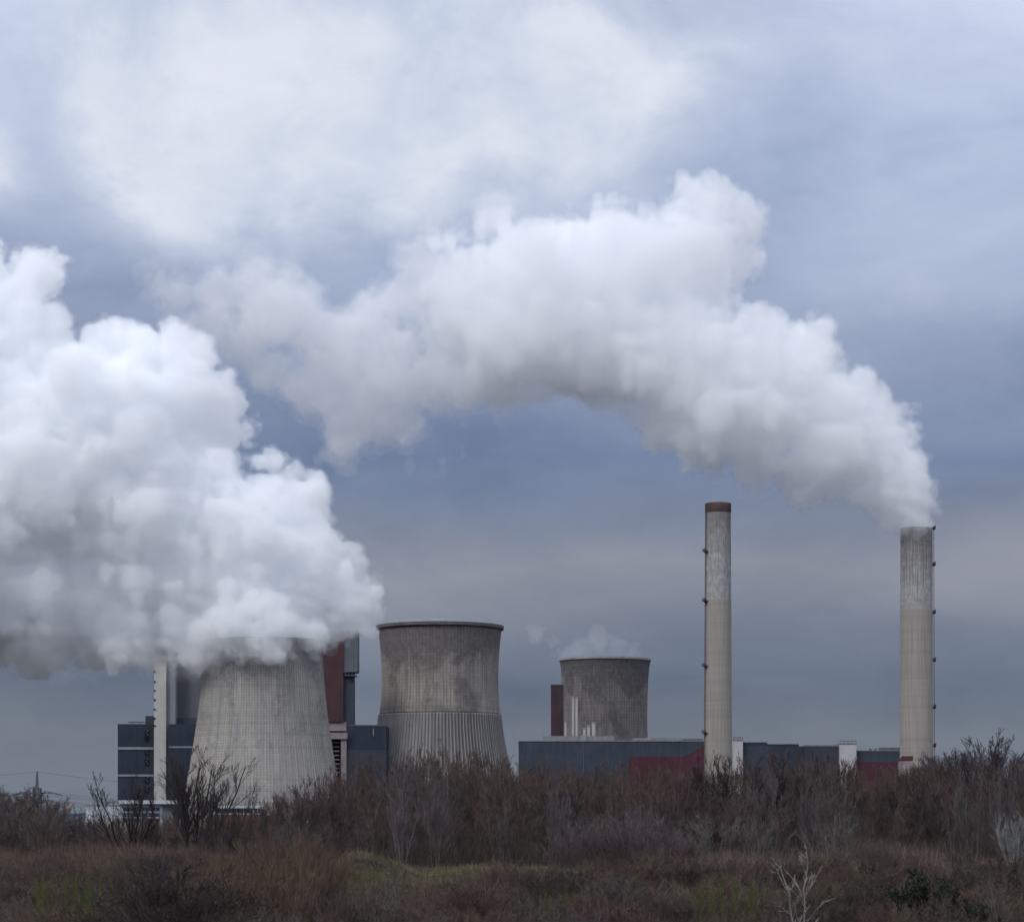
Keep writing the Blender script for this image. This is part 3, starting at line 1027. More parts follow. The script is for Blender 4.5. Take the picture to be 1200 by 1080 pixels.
def ground_z(x, y):
    x, y = np.asarray(x, float), np.asarray(y, float)
    crest = 130 + 2.5 * vnoise2(x, 0 * x, 3, 11)
    t = np.clip((crest - y) / 30, 0, 1)
    slope = -2.9 * t ** 0.75
    rise = np.clip((40 - y) / 34, 0, 1)
    near = slope * (1 - rise) + 0.4 * rise
    bump = np.exp(-((y - crest - 1.5) / 3.0) ** 2) * (0.28 + 0.34 * vnoise2(x, 0 * x, 5, 4.5) + 0.18 * vnoise2(x, 0 * x, 6, 1.6) + 0.5 * np.exp(-((x + 8.2) / 1.6) ** 2))
    rough = 0.16 * vnoise2(x, y, 7, 2.3) + 0.08 * vnoise2(x, y, 8, 0.9)
    rough = rough * np.exp(-np.clip(y - 150, 0, None) / 60)
    hill = 5.2 * np.exp(-((x - 62) / 22) ** 2) * np.exp(-((y - 300) / 40) ** 2)
    return near + bump + rough + hill


gx = np.concatenate([-np.geomspace(9000, 46, 26), np.arange(-45, 45.1, 0.6), np.geomspace(46, 9000, 26)])
gy = np.concatenate([[-300, -60, -10], np.arange(0, 92, 4.0), np.arange(92, 150, 0.6), np.geomspace(151, 400, 40), np.geomspace(430, 30000, 24)])
GX, GY = np.meshgrid(gx, gy, indexing='ij')
GZ = ground_z(GX, GY)
ny_ = len(gy)
i, j = np.meshgrid(np.arange(len(gx) - 1), np.arange(ny_ - 1), indexing='ij')
fq = np.stack([i * ny_ + j, (i + 1) * ny_ + j, (i + 1) * ny_ + j + 1, i * ny_ + j + 1], -1).reshape(-1, 4)
k = N('earth_and_moss', 0.95, 0.1)
n1 = k.noise(k.co, 0.9, 8, 0.65)
n2 = k.noise(k.co, 0.16, 5, 0.6)
c = k.mix(k.step(n1, 0.35, 0.65), (0.018, 0.014, 0.011), (0.042, 0.032, 0.022))
c = k.mix(k.math('MULTIPLY', k.step(n2, 0.54, 0.66), 0.7), c, (0.040, 0.042, 0.015))
k.bump(n1, 0.2)
tag(link('ground', mesh_np('ground', np.stack([GX, GY, GZ], -1).reshape(-1, 3), fq, True), None, k.done(c)), kind='structure')


# ------------------------------------------------------------------ bare wood
def nrm(a):
    return a / np.maximum(np.linalg.norm(a, axis=-1, keepdims=True), 1e-9)


def grow(rng, p, d, ln, k, wig, up):
    n = len(p)
    P = np.zeros((n, k, 3))
    P[:, 0] = p
    d = nrm(d)
    for i in range(1, k):
        d = nrm(d + wig * rng.normal(size=(n, 3)) + np.array([0, 0, up]))
        P[:, i] = P[:, i - 1] + d * (ln / (k - 1))[:, None]
    return P


def sprout(rng, P, ln, r, m, t0, ang, lf, rf, rmin):
    n, k = P.shape[:2]
    idx = np.repeat(np.arange(n), m)
    t = rng.uniform(t0, 0.98, len(idx))
    s_ = t * (k - 1)
    i = np.minimum(s_.astype(int), k - 2)
    f = (s_ - i)[:, None]
    a, b = P[idx, i], P[idx, i + 1]
    pos = a * (1 - f) + b * f
    tg = nrm(b - a)
    perp = nrm(np.cross(tg, rng.normal(size=tg.shape)))
    an = rng.normal(ang, 0.14, len(idx))[:, None]
    return pos, tg * np.cos(an) + perp * np.sin(an), ln[idx] * lf * (1.15 - 0.7 * t) * rng.uniform(0.6, 1.15, len(idx)), np.maximum(r[idx] * (1 - 0.75 * t) * rf, rmin)


def tubes(P, r, tip, sides=3):
    n, k = P.shape[:2]
    tg = nrm(np.gradient(P, axis=1))
    ref = np.where(np.abs(tg[..., 2:3]) > 0.9, np.array([1.0, 0, 0]), np.array([0, 0, 1.0]))
    a = nrm(np.cross(tg, ref))
    b = np.cross(tg, a)
    rad = r[:, None] * np.linspace(1, tip, k)[None]
    an = np.arange(sides) / sides * 2 * math.pi
    V = P[:, :, None] + rad[..., None, None] * (a[:, :, None] * np.cos(an)[None, None, :, None] + b[:, :, None] * np.sin(an)[None, None, :, None])
    i, j, q = np.meshgrid(np.arange(n), np.arange(k - 1), np.arange(sides), indexing='ij')
    base = i * k * sides
    q2 = (q + 1) % sides
    Fq = np.stack([base + j * sides + q, base + j * sides + q2, base + (j + 1) * sides + q2, base + (j + 1) * sides + q], -1).reshape(-1, 4)
    return V.reshape(-1, 3), Fq


def join(parts):
    V, Fq, o = [], [], 0
    for v, f in parts:
        V.append(v)
        Fq.append(f + o)
        o += len(v)
    return np.concatenate(V), np.concatenate(Fq)


def shrub(seed, h, n, spread, lean, levels, r0, rmin, wig=0.10, up=0.06, base=0.25, trunk=False, k0=7):
    """bare shrub or tree of height h: returns stems and twigs as two meshes of tubes.
    levels: (children per branch, from where on it, angle, length factor)"""
    rng = np.random.default_rng(seed)
    a = rng.uniform(0, 2 * math.pi, n)
    rr = np.sqrt(rng.uniform(0, 1, n))
    p = np.stack([base * rr * np.cos(a), base * rr * np.sin(a), np.full(n, -0.15)], 1)
    tilt = spread * rr * rng.uniform(0.5, 1.2, n)
    d = np.stack([np.sin(tilt) * np.cos(a) + lean, np.sin(tilt) * np.sin(a), np.cos(tilt)], 1)
    ln = h * rng.uniform(0.62, 1.0, n)
    r = r0 * rng.uniform(0.6, 1.1, n)
    P = grow(rng, p, d, ln, k0, wig, up)
    stems = [tubes(P, r, 0.35, 5)]
    twigs = []
    for li, (m, t0, ang, lf) in enumerate(levels):
        p, d, ln, r = sprout(rng, P, ln, r, m, t0, ang, lf, 0.66, rmin)
        P = grow(rng, p, d, ln, 5 if li == 0 else 4, wig * 1.3, up * 1.2)
        (stems if li == 0 and (trunk or rng.uniform() < 2) else twigs).append(tubes(P, r, 0.35, 3))
    return join(stems), join(twigs)


def bark(name, a, b, vary=0.35, scale=1.4):
    k = N(name, 0.9, 0.15)
    n = k.noise(k.co, scale, 4, 0.6)
    c = k.mix(k.step(n, 0.35, 0.65), a, b)
    c = k.mix(k.math('MULTIPLY', k.rnd(), vary), c, tuple(q * 0.45 for q in a))
    return k.done(c)


BARK = {
    'brown': bark('bark_dark_brown', (0.074, 0.050, 0.041), (0.120, 0.083, 0.068)),
    'purple': bark('bark_purple_brown', (0.080, 0.052, 0.050), (0.122, 0.083, 0.079)),
    'grey': bark('bark_grey', (0.082, 0.072, 0.069), (0.128, 0.115, 0.109)),
    'black': bark('bark_near_black', (0.036, 0.030, 0.029), (0.060, 0.050, 0.047)),
    'pale': bark('bark_pale_grey', (0.104, 0.096, 0.086), (0.165, 0.154, 0.138), 0.25),
    'rust': bark('bark_rust_brown', (0.100, 0.070, 0.050), (0.150, 0.105, 0.076)),
    'wine': bark('bark_wine_red', (0.078, 0.045, 0.045), (0.118, 0.070, 0.068)),
    'green': bark('bark_mossy_green', (0.070, 0.078, 0.022), (0.115, 0.120, 0.040)),
    'white': bark('bark_white', (0.26, 0.245, 0.22), (0.36, 0.345, 0.315), 0.05),
    'frost': bark('bark_silver', (0.17, 0.17, 0.165), (0.26, 0.26, 0.25), 0.05),
    'mauve': bark('bark_mauve', (0.125, 0.098, 0.104), (0.19, 0.155, 0.160)),
    'stem': bark('bark_stem_grey', (0.105, 0.092, 0.080), (0.185, 0.165, 0.145), 0.6),
    'stem2': bark('bark_stem_mauve', (0.105, 0.085, 0.084), (0.175, 0.145, 0.143), 0.6),
    'blueg': bark('bark_hazed', (0.052, 0.047, 0.052), (0.082, 0.074, 0.080)),  # bluish haze of distance mixed into the bark colour
}
STEM = {'brown': 'stem', 'purple': 'stem2', 'grey': 'pale', 'black': 'brown', 'wine': 'purple', 'rust': 'stem'}
MESHES = {}


def proto(key, seed, h, *a, **kw):
    st, tw = shrub(seed, h, *a, **kw)
    zmax = max(np.percentile(tw[0][:, 2], 99.6), 0.5)
    MESHES[key] = (st, tw, zmax)


def place(key, name, label, cat, px, Y, height, tone, group=None, parts=False, rot=None, wide=1.0, base_py=None, twig_tone=None):
    """one bare plant of the given height standing on the ground at photo column px, distance Y"""
    st, tw, zmax = MESHES[key]
    x = (px - CX) / FPX * Y
    z = float(ground_z(x, Y))
    sc = height / zmax
    rz = rnd.uniform(0, 6.28) if rot is None else rot
    ck = (key, tone, twig_tone, parts)
    if ck not in CACHE:
        if parts:
            m1, m2 = mesh_np('stem', *st), mesh_np('twigs', *tw)
            m1.materials.append(BARK[tone])
            m2.materials.append(BARK[twig_tone or tone])
            CACHE[ck] = (m1, m2)
        else:
            m1 = mesh_np(name, *join([st, tw]))
            m1.materials.append(BARK[tone])
            m1.materials.append(BARK[STEM.get(tone, tone)])
            mi = np.zeros(len(m1.polygons), np.int32)
            mi[:len(st[1])] = 1
            m1.polygons.foreach_set('material_index', mi)
            CACHE[ck] = (m1,)
    if parts:
        o = empty(name, (x, Y, z), label, cat, group)
        link('trunk', CACHE[ck][0], o)
        link('crown', CACHE[ck][1], o)
    else:
        o = tag(link(name, CACHE[ck][0]), label, cat, group)
        o.location = (x, Y, z)
    o.rotation_euler = (0, 0, rz)
    o.scale = (sc * wide, sc * wide, sc)
    return o


CACHE = {}
rnd = random.Random(5)
for i in range(6):      # tall thicket shrubs, upright and feathery
    proto(('thick', i), 100 + i, 6.0, 10, 0.50, rnd.uniform(-.08, .08), [(9, 0.2, 0.42, 0.56), (6, 0.22, 0.42, 0.58), (3, 0.2, 0.42, 0.66)], 0.044, 0.0145, 0.065, 0.05, 0.5)
for i in range(3):      # slimmer, straighter ones
    proto(('slim', i), 130 + i, 6.0, 7, 0.26, 0, [(13, 0.2, 0.36, 0.38), (6, 0.2, 0.38, 0.58), (3, .2, .4, .65)], 0.048, 0.0145, 0.05, 0.07, 0.3)
for i in range(4):      # low spreading slope shrubs
    proto(('low', i), 150 + i, 2.4, 22, 0.85, rnd.uniform(-.1, .1), [(7, 0.2, 0.5, 0.54), (5, 0.2, 0.5, 0.58), (2, .2, .5, .6)], 0.019, 0.0095, 0.13, 0.05, 0.6)
for i in range(2):      # broom-like brush
    proto(('broom', i), 170 + i, 3.6, 60, 0.62, 0.0, [(9, 0.25, 0.32, 0.42), (5, 0.25, 0.40, 0.5)], 0.018, 0.0105, 0.07, 0.05, 1.1)
for i in range(2):      # pale, open, antler-like
    proto(('pale', i), 180 + i, 3.2, 20, 0.80, 0.0, [(8, 0.3, 0.42, 0.5), (5, 0.3, 0.45, 0.55)], 0.024, 0.0095, 0.09, 0.04, 0.5)
for i in range(2):      # thin mossy poles
    proto(('pole', i), 190 + i, 3.4, 11, 0.16, 0.0, [(8, 0.4, 0.42, 0.26), (5, 0.3, 0.5, 0.5)], 0.022, 0.0075, 0.05, 0.05, 0.8)
proto(('tree', 0), 201, 8.0, 11, 0.75, 0.02, [(11, 0.25, 0.42, 0.46), (6, 0.22, 0.42, 0.54), (3, 0.2, 0.42, 0.6)], 0.085, 0.0115, 0.055, 0.07, 0.45, trunk=True, k0=9)
proto(('tree', 1), 202, 8.0, 7, 0.70, -0.05, [(11, 0.25, 0.42, 0.46), (6, 0.22, 0.42, 0.54), (3, 0.2, 0.42, 0.6)], 0.080, 0.0115, 0.055, 0.07, 0.35, trunk=True, k0=9)
proto(('round', 0), 211, 9.0, 18, 1.05, 0.0, [(9, 0.35, 0.45, 0.36), (7, 0.25, 0.45, 0.5), (4, .2, .5, .55)], 0.12, 0.018, 0.06, 0.05, 0.35, trunk=True, k0=9)
proto(('birch', 0), 221, 3.0, 2, 0.34, 0.0, [(9, 0.22, 0.52, 0.45), (5, 0.2, 0.5, 0.45), (3, .2, .5, .5)], 0.024, 0.0042, 0.11, 0.035, 0.08, trunk=True, k0=9)

# skyline of the thicket in the photo: (px, py of its top)
SKY = [(-40, 935), (0, 915), (20, 922), (45, 935), (75, 938), (100, 945), (150, 951), (250, 950), (300, 944), (328, 928), (350, 908), (400, 896), (450, 889), (500, 880), (540, 873),
       (580, 884), (620, 894), (680, 893), (730, 897), (770, 890), (800, 898), (835, 884), (860, 892), (900, 886), (930, 878), (970, 884), (1000, 892), (1030, 906), (1060, 898), (1090, 890), (1150, 890), (1240, 890)]
sky_y = lambda px: float(np.interp(px, [q[0] for q in SKY], [q[1] for q in SKY]))
GT = 'shrubs of the thicket behind the bank'
LT = {'brown': 'dark brown bare shrub packed into the thicket behind the grassy bank',
      'purple': 'purple brown bare shrub packed into the thicket behind the grassy bank',
      'grey': 'grey barked bare shrub packed into the thicket behind the grassy bank',
      'black': 'nearly black bare shrub packed into the thicket behind the grassy bank'}
for row, (Y, step, lo_, hi_) in enumerate(((205, 20, 0.97, 1.06), (186, 21, 0.90, 1.03), (168, 24, 0.72, 0.95), (152, 29, 0.45, 0.70))):
    px = -50.0
    while px < 1260:
        yy = Y + rnd.uniform(-8, 8)
        q = px + rnd.uniform(-12, 12)
        top = sky_y(q) + rnd.uniform(-4, 5)
        hgt = (ZC + (HY - top) / FPX * yy) * rnd.uniform(lo_, hi_)
        if hgt > 1.0:
            tone = rnd.choices(('brown', 'purple', 'grey', 'black'), (5, 4, 1.2, 2))[0]
            kd = ('slim', rnd.randrange(3)) if rnd.random() < 0.3 else ('thick', rnd.randrange(6))
            place(kd, 'thicket_shrub', LT[tone], 'shrub', q, yy, hgt, tone, GT, wide=rnd.uniform(0.85, 1.1) * (6.0 / max(hgt, 3.2)) ** 0.35)
        px += step * rnd.uniform(0.8, 1.2)
LSAP = {'grey': 'slim grey stemmed sapling rising in front of the dense thicket', 'mauve': 'slim mauve grey sapling rising in front of the dense thicket'}
for i in range(20):
    q, yy = rnd.uniform(-20, 1220), rnd.uniform(142, 149)
    top = sky_y(q) + rnd.uniform(18, 55)
    hgt = ZC + (HY - top) / FPX * yy
    if hgt > 1.6:
        tone = 'mauve' if i % 4 == 0 else 'grey'
        place(('slim', i % 3), 'slim_sapling', LSAP[tone], 'sapling', q, yy, hgt, tone, 'slim saplings before the thicket', wide=0.75)
# brush that breaks the line of the crest
for i in range(54):
    q = rnd.choice((rnd.uniform(-20, 390), rnd.uniform(600, 1230)))
    place(('broom', i % 2) if i % 3 else ('low', i % 4), 'crest_brush', 'brown brush straddling the line of the bank crest', 'shrub', q, rnd.uniform(121, 131), rnd.uniform(0.9, 2.2), 'rust' if i % 2 else 'brown',
          'brush along the bank crest', wide=rnd.uniform(.9, 1.3))
# distant ridge at the right and tree on it
for i, (q, top) in enumerate(((1062, 893), (1078, 887), (1092, 882), (1106, 878), (1118, 879), (1140, 882), (1165, 884), (1188, 883), (1205, 880), (1225, 878))):
    yy = 292 + rnd.uniform(-6, 6)
    x = (q - CX) / FPX * yy
    hgt = max(2.5, ZC + (HY - top) / FPX * yy - float(ground_z(x, yy)))
    place(('thick', i % 6), 'ridge_shrub', 'bare shrub on the hazy ridge right of the smoking chimney', 'shrub', q, yy, hgt, 'blueg', 'shrubs on the hazy ridge', wide=1.3)


def tall(key, name, label, cat, q, top, yy, tone, wide=1.0, group=None, rot=None, twig=None):
    x = (q - CX) / FPX * yy
    hgt = ZC + (HY - top) / FPX * yy - float(ground_z(x, yy))
    return place(key, name, label, cat, q, yy, hgt, tone, group, True, rot, wide, twig_tone=twig)


GB = 'bare trees standing out of the thicket'
tall(('round', 0), 'bare_tree', 'bare round crowned tree on the ridge at the far right', 'tree', 1162, 853, 300, 'blueg', 1.15, GB, 0.4)
tall(('tree', 0), 'bare_tree', 'largest bare tree, many stemmed, in front of the large cooling tower', 'tree', 222, 876, 150, 'black', 1.25, GB, 1.0)
tall(('tree', 1), 'bare_tree', 'leaning bare tree in front of the navy boiler house', 'tree', 150, 902, 152, 'black', 1.35, GB, 2.2)
tall(('tree', 1), 'bare_tree', 'bare tree with spread limbs just before the foot of the large cooling tower', 'tree', 262, 912, 146, 'black', 1.0, GB, 5.0)
tall(('thick', 2), 'bare_tree', 'dense bare tree cut by the left edge', 'tree', 0, 911, 148, 'brown', 1.1, GB, 0.3, 'grey')
tall(('thick', 4), 'bare_tree', 'broad bare tree below the power pylon', 'tree', 48, 930, 144, 'brown', 1.2, GB, 3.3, 'grey')
for q, top, lab in ((837, 884, 'slim dark tree at the foot of the smokeless chimney'), (903, 884, 'slim dark tree before the hall between white stair towers, left of its pair'), (938, 877, 'tallest slim dark tree before the hall between white stair towers'),
                    (968, 882, 'slim dark tree just left of the wider white stair tower')):
    tall(('slim', rnd.randrange(3)), 'bare_tree', lab, 'tree', q, top, 172, 'black', 1.0, GB)

# ------------------------------------------------------------------ shrubs with a look of their own
GP = 'pale twigged shrubs before the thicket'
for q, top, yy, kd, tone, w, lab in (
        (835, 951, 141, 0, 'pale', 1.15, 'pale twigged shrub below the smokeless chimney'), (893, 955, 141, 1, 'pale', 1.0, 'smaller pale twigged shrub below the slate hall'),
        (978, 953, 139, 0, 'pale', 1.1, 'bushy pale twigged shrub standing before the darkest gap of the thicket'), (652, 946, 147, 1, 'grey', 1.1, 'grey forked shrub in the middle of the thicket'),
        (1190, 950, 140, 1, 'frost', 0.8, 'silvery white shrub at the right edge')):
    tall(('pale', kd), 'pale_shrub', lab, 'shrub', q, top, yy, tone, w * 1.1, GP)
GV = 'mauve shrubs on the bank crest'
for i, (q, top) in enumerate(((668, 968), (700, 955), (735, 946), (768, 957), (795, 972))):
    tall(('broom', i % 2), 'mauve_shrub', ('mauve grey brush, %s' % ('leftmost and lowest of its group on the bank crest', 'second from left of its group on the bank crest', 'tallest of its group on the bank crest',
         'just right of the tallest on the bank crest', 'rightmost of its group, beside the pink weeds')[i]), 'shrub', q, top, 133 + 2 * (i % 2), 'purple', 1.0, GV, twig='mauve')
GR = 'rusty brushwood at the left'
for q, top, yy, w, lab in ((330, 968, 118, 1.0, 'tallest rusty brush at the left end of the grassy crest'), (283, 985, 114, 1.0, 'rusty brown brush below the flat roofed pavilion'), (372, 985, 112, 0.8, 'small rusty brush at the start of the grassy crest'),
                           (240, 1000, 110, 0.9, 'low rusty brush beside the big dark bramble'), (318, 1000, 106, 1.0, 'nearest rusty brush, right of the big dark bramble')):
    tall(('broom', rnd.randrange(2)), 'rusty_brush', lab, 'shrub', q, top, yy, 'rust', w, GR)
for q, top, yy, w, lab in ((190, 1002, 104, 1.25, 'big dark bramble low on the bank at the left'), (225, 1030, 100, 1.2, 'lower dark bramble beside the rusty brush')):
    tall(('low', 1), 'bramble', lab, 'shrub', q, top, yy, 'black', w, 'dark brambles')
GW = 'mossy green saplings on the bank'
for i, (q, top, yy) in enumerate(((52, 1022, 106), (78, 1018, 108), (100, 1024, 105), (120, 1020, 107), (655, 1028, 106), (690, 1005, 124), (830, 1022, 108), (858, 1018, 106), (885, 1024, 107), (745, 1000, 127))):
    lab = ('mossy green saplings at the lower left, before the low rusty weeds' if i < 4 else 'mossy green saplings low on the bank below the mauve brush' if i in (4, 5, 9) else 'mossy green saplings beside the small white birch')
    place(('pole', i % 2), 'green_sapling', lab, 'sapling', q, yy, ZC + (HY - top) / FPX * yy - float(ground_z((q - CX) / FPX * yy, yy)), 'green', GW, wide=0.8)
tall(('birch', 0), 'birch', 'small white barked birch at the lower right', 'tree', 944, 990, 98, 'white', 1.15, 'pale young trees', 1.9)
tall(('birch', 0), 'birch', 'thin grey young tree growing below the grassy crest', 'tree', 432, 1012, 101, 'grey', 1.1, 'pale young trees', 4.0)
tall(('birch', 0), 'birch', 'slim pale sapling low at the right of the dark gorse', 'tree', 1172, 1024, 103, 'pale', 0.5, 'pale young trees', 0.2)

# slope shrubs
GS = 'low shrubs covering the bank slope'
LS = {'wine': 'wine red low shrub on the dark slope below the bank crest', 'black': 'black brown low shrub on the dark slope below the bank crest',
      'brown': 'brown low shrub on the dark slope below the bank crest', 'grey': 'grey twigged low shrub on the dark slope below the bank crest', 'rust': 'rusty low shrub on the dark slope below the bank crest'}
for Y, step, h0, h1 in ((125, 22, 1.0, 1.8), (118, 24, 1.2, 2.1), (110, 27, 1.2, 2.2), (103, 32, 1.2, 2.1), (97, 38, 0.8, 1.4)):
    px = -40.0
    while px < 1250:
        q, yy = px + rnd.uniform(-14, 14), Y + rnd.uniform(-3, 3)
        t = rnd.choices(('wine', 'black', 'brown', 'grey', 'rust'), (2.6, 2.8, 3.6, 0.9, 3.0))[0]
        hh = rnd.uniform(h0, h1)
        if not (Y > 114 and 395 < q < 530) and not (Y > 120 and 385 < q < 700 and rnd.random() < .6):
            place(('low', rnd.randrange(4)), 'slope_shrub', LS[t], 'shrub', q, yy, hh, t, GS, wide=rnd.uniform(1.0, 1.4))
        px += step * rnd.uniform(0.75, 1.25)

# ------------------------------------------------------------------ evergreens
k = N('gorse_leaf', 0.7, 0.3)
n = k.noise(k.co, 5.0, 3, 0.6)
GORSE = k.done(k.mix(k.step(n, 0.35, 0.65), (0.010, 0.017, 0.008), (0.026, 0.036, 0.014)))


def gorse(seed, h, w):
    rng = np.random.default_rng(seed)
    n = 9
    a = rng.uniform(0, 6.28, n)
    rr = np.sqrt(rng.uniform(0, 1, n))
    p = np.stack([.3 * rr * np.cos(a), .3 * rr * np.sin(a), np.full(n, -.1)], 1)
    d = np.stack([.6 * rr * np.cos(a), .6 * rr * np.sin(a), np.ones(n)], 1)
    P = grow(rng, p, d, h * rng.uniform(.6, 1, n), 6, .12, .03)
    st = tubes(P, np.full(n, .025), .3, 4)
    p2, d2, l2, r2 = sprout(rng, P, np.full(n, h), np.full(n, .02), 16, .15, .7, .38, .6, .008)
    P2 = grow(rng, p2, d2, l2, 4, .15, .06)
    tw = tubes(P2, r2, .4, 3)
    # needles: small blades all along the side shoots
    m = 26
    idx = np.repeat(np.arange(len(P2)), m)
    t = rng.uniform(.1, 1, len(idx)) * 3
    i = np.minimum(t.astype(int), 2)
    f = (t - i)[:, None]
    pos = P2[idx, i] * (1 - f) + P2[idx, i + 1] * f
    dr = nrm(rng.normal(size=pos.shape) + np.array([0, 0, .5]))
    sd = nrm(np.cross(dr, rng.normal(size=dr.shape)))
    L_ = rng.uniform(.05, .11, len(idx))[:, None]
    w_ = L_ * .22
    V = np.stack([pos - sd * w_, pos + sd * w_, pos + dr * L_ + sd * w_ * .3, pos + dr * L_ - sd * w_ * .3], 1).reshape(-1, 3)
    Fq = np.arange(len(V)).reshape(-1, 4)
    return join([st, tw]), (V, Fq)


gm = [gorse(40 + i, 1.7, 1.0) for i in range(2)]
gmesh = []
for a, b_ in gm:
    m1, m2 = mesh_np('stem', *a), mesh_np('foliage', *b_)
    m1.materials.append(BARK['black'])
    m2.materials.append(GORSE)
    gmesh.append((m1, m2))
for i, (q, base, yy, sc_, lab) in enumerate(((1078, 1062, 110, 1.75, 'largest dark evergreen gorse bush at the lower right'), (1101, 1055, 110, 1.45, 'dark evergreen gorse bush touching the right side of the largest one'),
                                          (1052, 1046, 114, 1.0, 'small dark gorse bush just left of the largest one'), (1020, 1030, 126, 0.8, 'tiny dark gorse bush on the bank crest'),
                                          (1150, 1068, 104, 1.3, 'low dark gorse bush at the bottom right'), (1183, 1030, 126, 1.0, 'dark gorse bush at the right edge'), (845, 1066, 103, 0.5, 'small dark gorse bush among the green saplings'))):
    x = (q - CX) / FPX * yy
    e = empty('gorse_bush', (x, yy, float(ground_z(x, yy))), lab, 'bush', 'dark gorse bushes')
    link('stem', gmesh[i % 2][0], e)
    link('foliage', gmesh[i % 2][1], e)
    e.scale = (sc_, sc_, sc_)
    e.rotation_euler = (0, 0, i * 1.3)


# ------------------------------------------------------------------ grass and weeds
def blades(n, xs, ys, hs, w, seed, lean=0.35, segs=3, clump=0.0):
    rng = np.random.default_rng(seed)
    x = rng.uniform(*xs, n)
    y = rng.uniform(*ys, n)
    if callable(hs):
        hh = hs(x, y, rng)
    else:
        hh = rng.uniform(*hs, n)
    ok = hh > 0.03
    x, y, hh = x[ok], y[ok], hh[ok]
    n = len(x)
    p = np.stack([x, y, ground_z(x, y) - 0.03], 1)
    d = np.stack([rng.normal(0, lean, n), rng.normal(0, lean, n), np.ones(n)], 1)
    P = grow(rng, p, d, hh, segs + 1, 0.10, -0.05)
    sd = rng.normal(size=(n, 3))
    sd[:, 2] = 0
    sd = nrm(sd)
    ww = w * rng.uniform(.6, 1.3, n)
    tp = np.linspace(1, .25, segs + 1)
    V = np.stack([P - sd[:, None] * (ww[:, None] * tp)[..., None], P + sd[:, None] * (ww[:, None] * tp)[..., None]], 2)
    i, j = np.meshgrid(np.arange(n), np.arange(segs), indexing='ij')
    b0 = i * (segs + 1) * 2 + j * 2
    Fq = np.stack([b0, b0 + 1, b0 + 3, b0 + 2], -1).reshape(-1, 4)
    return V.reshape(-1, 3), Fq


def grass_mat(name, a, b, c_):
    k = N(name, 0.85, 0.15)
    n = k.noise(k.co, 1.1, 5, 0.65)
    m = k.noise(k.co, 9.0, 2, 0.5)
    c = k.mix(k.step(n, 0.36, 0.64), a, b)
    return k.done(k.mix(k.math('MULTIPLY', k.step(m, 0.45, 0.7), 0.7), c, c_))


def crest_h(x, y, rng):
    px = x / y * FPX + CX
    dens = np.interp(px, [-60, 120, 380, 420, 620, 700, 820, 1200], [.35, .45, .5, .9, .8, .55, .4, .5])
    pat = vnoise2(x, y, 31, 1.4) * .5 + .5
    return np.where(rng.uniform(0, 1, len(x)) < dens * (.3 + pat), rng.uniform(.12, .42, len(x)), 0)


g = link('dry_grass', mesh_np('dry_grass', *blades(60000, (-36, 36), (124, 137), crest_h, .014, 51)), None, grass_mat('straw_grass', (0.155, 0.122, 0.068), (0.085, 0.073, 0.034), (0.22, 0.182, 0.115)))
tag(g, 'yellowish dry grass along the crest of the bank', 'grass', kind='stuff')


def weed_h(x, y, rng):
    px = x / y * FPX + CX
    hh = np.interp(px, [760, 800, 850, 930, 1000, 1100, 1150, 1230], [0, .9, 1.6, 1.9, 1.5, 1.9, 1.3, 1.0])
    pat = vnoise2(x, y * .6, 33, 1.5) * .5 + .5
    hh = hh * (.65 + .45 * vnoise2(x, y, 34, 2.7))
    return np.where(rng.uniform(0, 1, len(x)) < .15 + .8 * pat, hh * rng.uniform(.35, 1.15, len(x)), 0)


g = link('pink_weeds', mesh_np('pink_weeds', *blades(24000, (6, 32), (130, 144), weed_h, .0095, 52, .2, 3)), None, grass_mat('pink_brown_weed', (0.150, 0.105, 0.094), (0.105, 0.072, 0.064), (0.26, 0.205, 0.18)))
tag(g, 'pinkish brown dead weed stalks in a band right of the mauve brush', 'weeds', kind='stuff')


def left_h(x, y, rng):
    px = x / y * FPX + CX
    hh = np.interp(px, [-60, 40, 150, 240, 330, 380], [1.1, 1.3, 1.2, 1.0, .8, 0])
    pat = vnoise2(x, y, 35, 1.8) * .5 + .5
    return np.where(rng.uniform(0, 1, len(x)) < .35 + .7 * pat, hh * rng.uniform(.5, 1.1, len(x)), 0)


g = link('rusty_weeds', mesh_np('rusty_weeds', *blades(26000, (-34, -8), (127.5, 139), left_h, .010, 53, .18, 3)), None, grass_mat('rust_weed', (0.128, 0.082, 0.060), (0.084, 0.054, 0.043), (0.20, 0.15, 0.11)))
tag(g, 'rusty brown dead weeds in a band along the left part of the bank', 'weeds', kind='stuff')
g = link('slope_grass', mesh_np('slope_grass', *blades(110000, (-32, 32), (90, 127), lambda x, y, rng: np.where(vnoise2(x, y, 37, 1.6) + rng.uniform(-.6, .6, len(x)) > -0.35, rng.uniform(.15, .75, len(x)), 0), .010, 54, .4)), None,
         grass_mat('dull_slope_grass', (0.085, 0.057, 0.040), (0.054, 0.041, 0.023), (0.15, 0.112, 0.076)))
tag(g, 'dull dead grass between the low shrubs of the slope', 'grass', kind='stuff')
g = link('dry_stalks', mesh_np('dry_stalks', *blades(5200, (-32, 32), (93, 128), lambda x, y, rng: np.where(vnoise2(x, y, 39, 2.2) + rng.uniform(-.5, .5, len(x)) > 0, rng.uniform(.5, 1.7, len(x)), 0), .009, 57, .15, 4)), None,
         grass_mat('dry_stalk', (0.19, 0.15, 0.11), (0.13, 0.10, 0.075), (0.28, 0.235, 0.18)))
tag(g, 'thin pale dead stalks sticking up through the shrubs of the slope', 'weeds', kind='stuff')
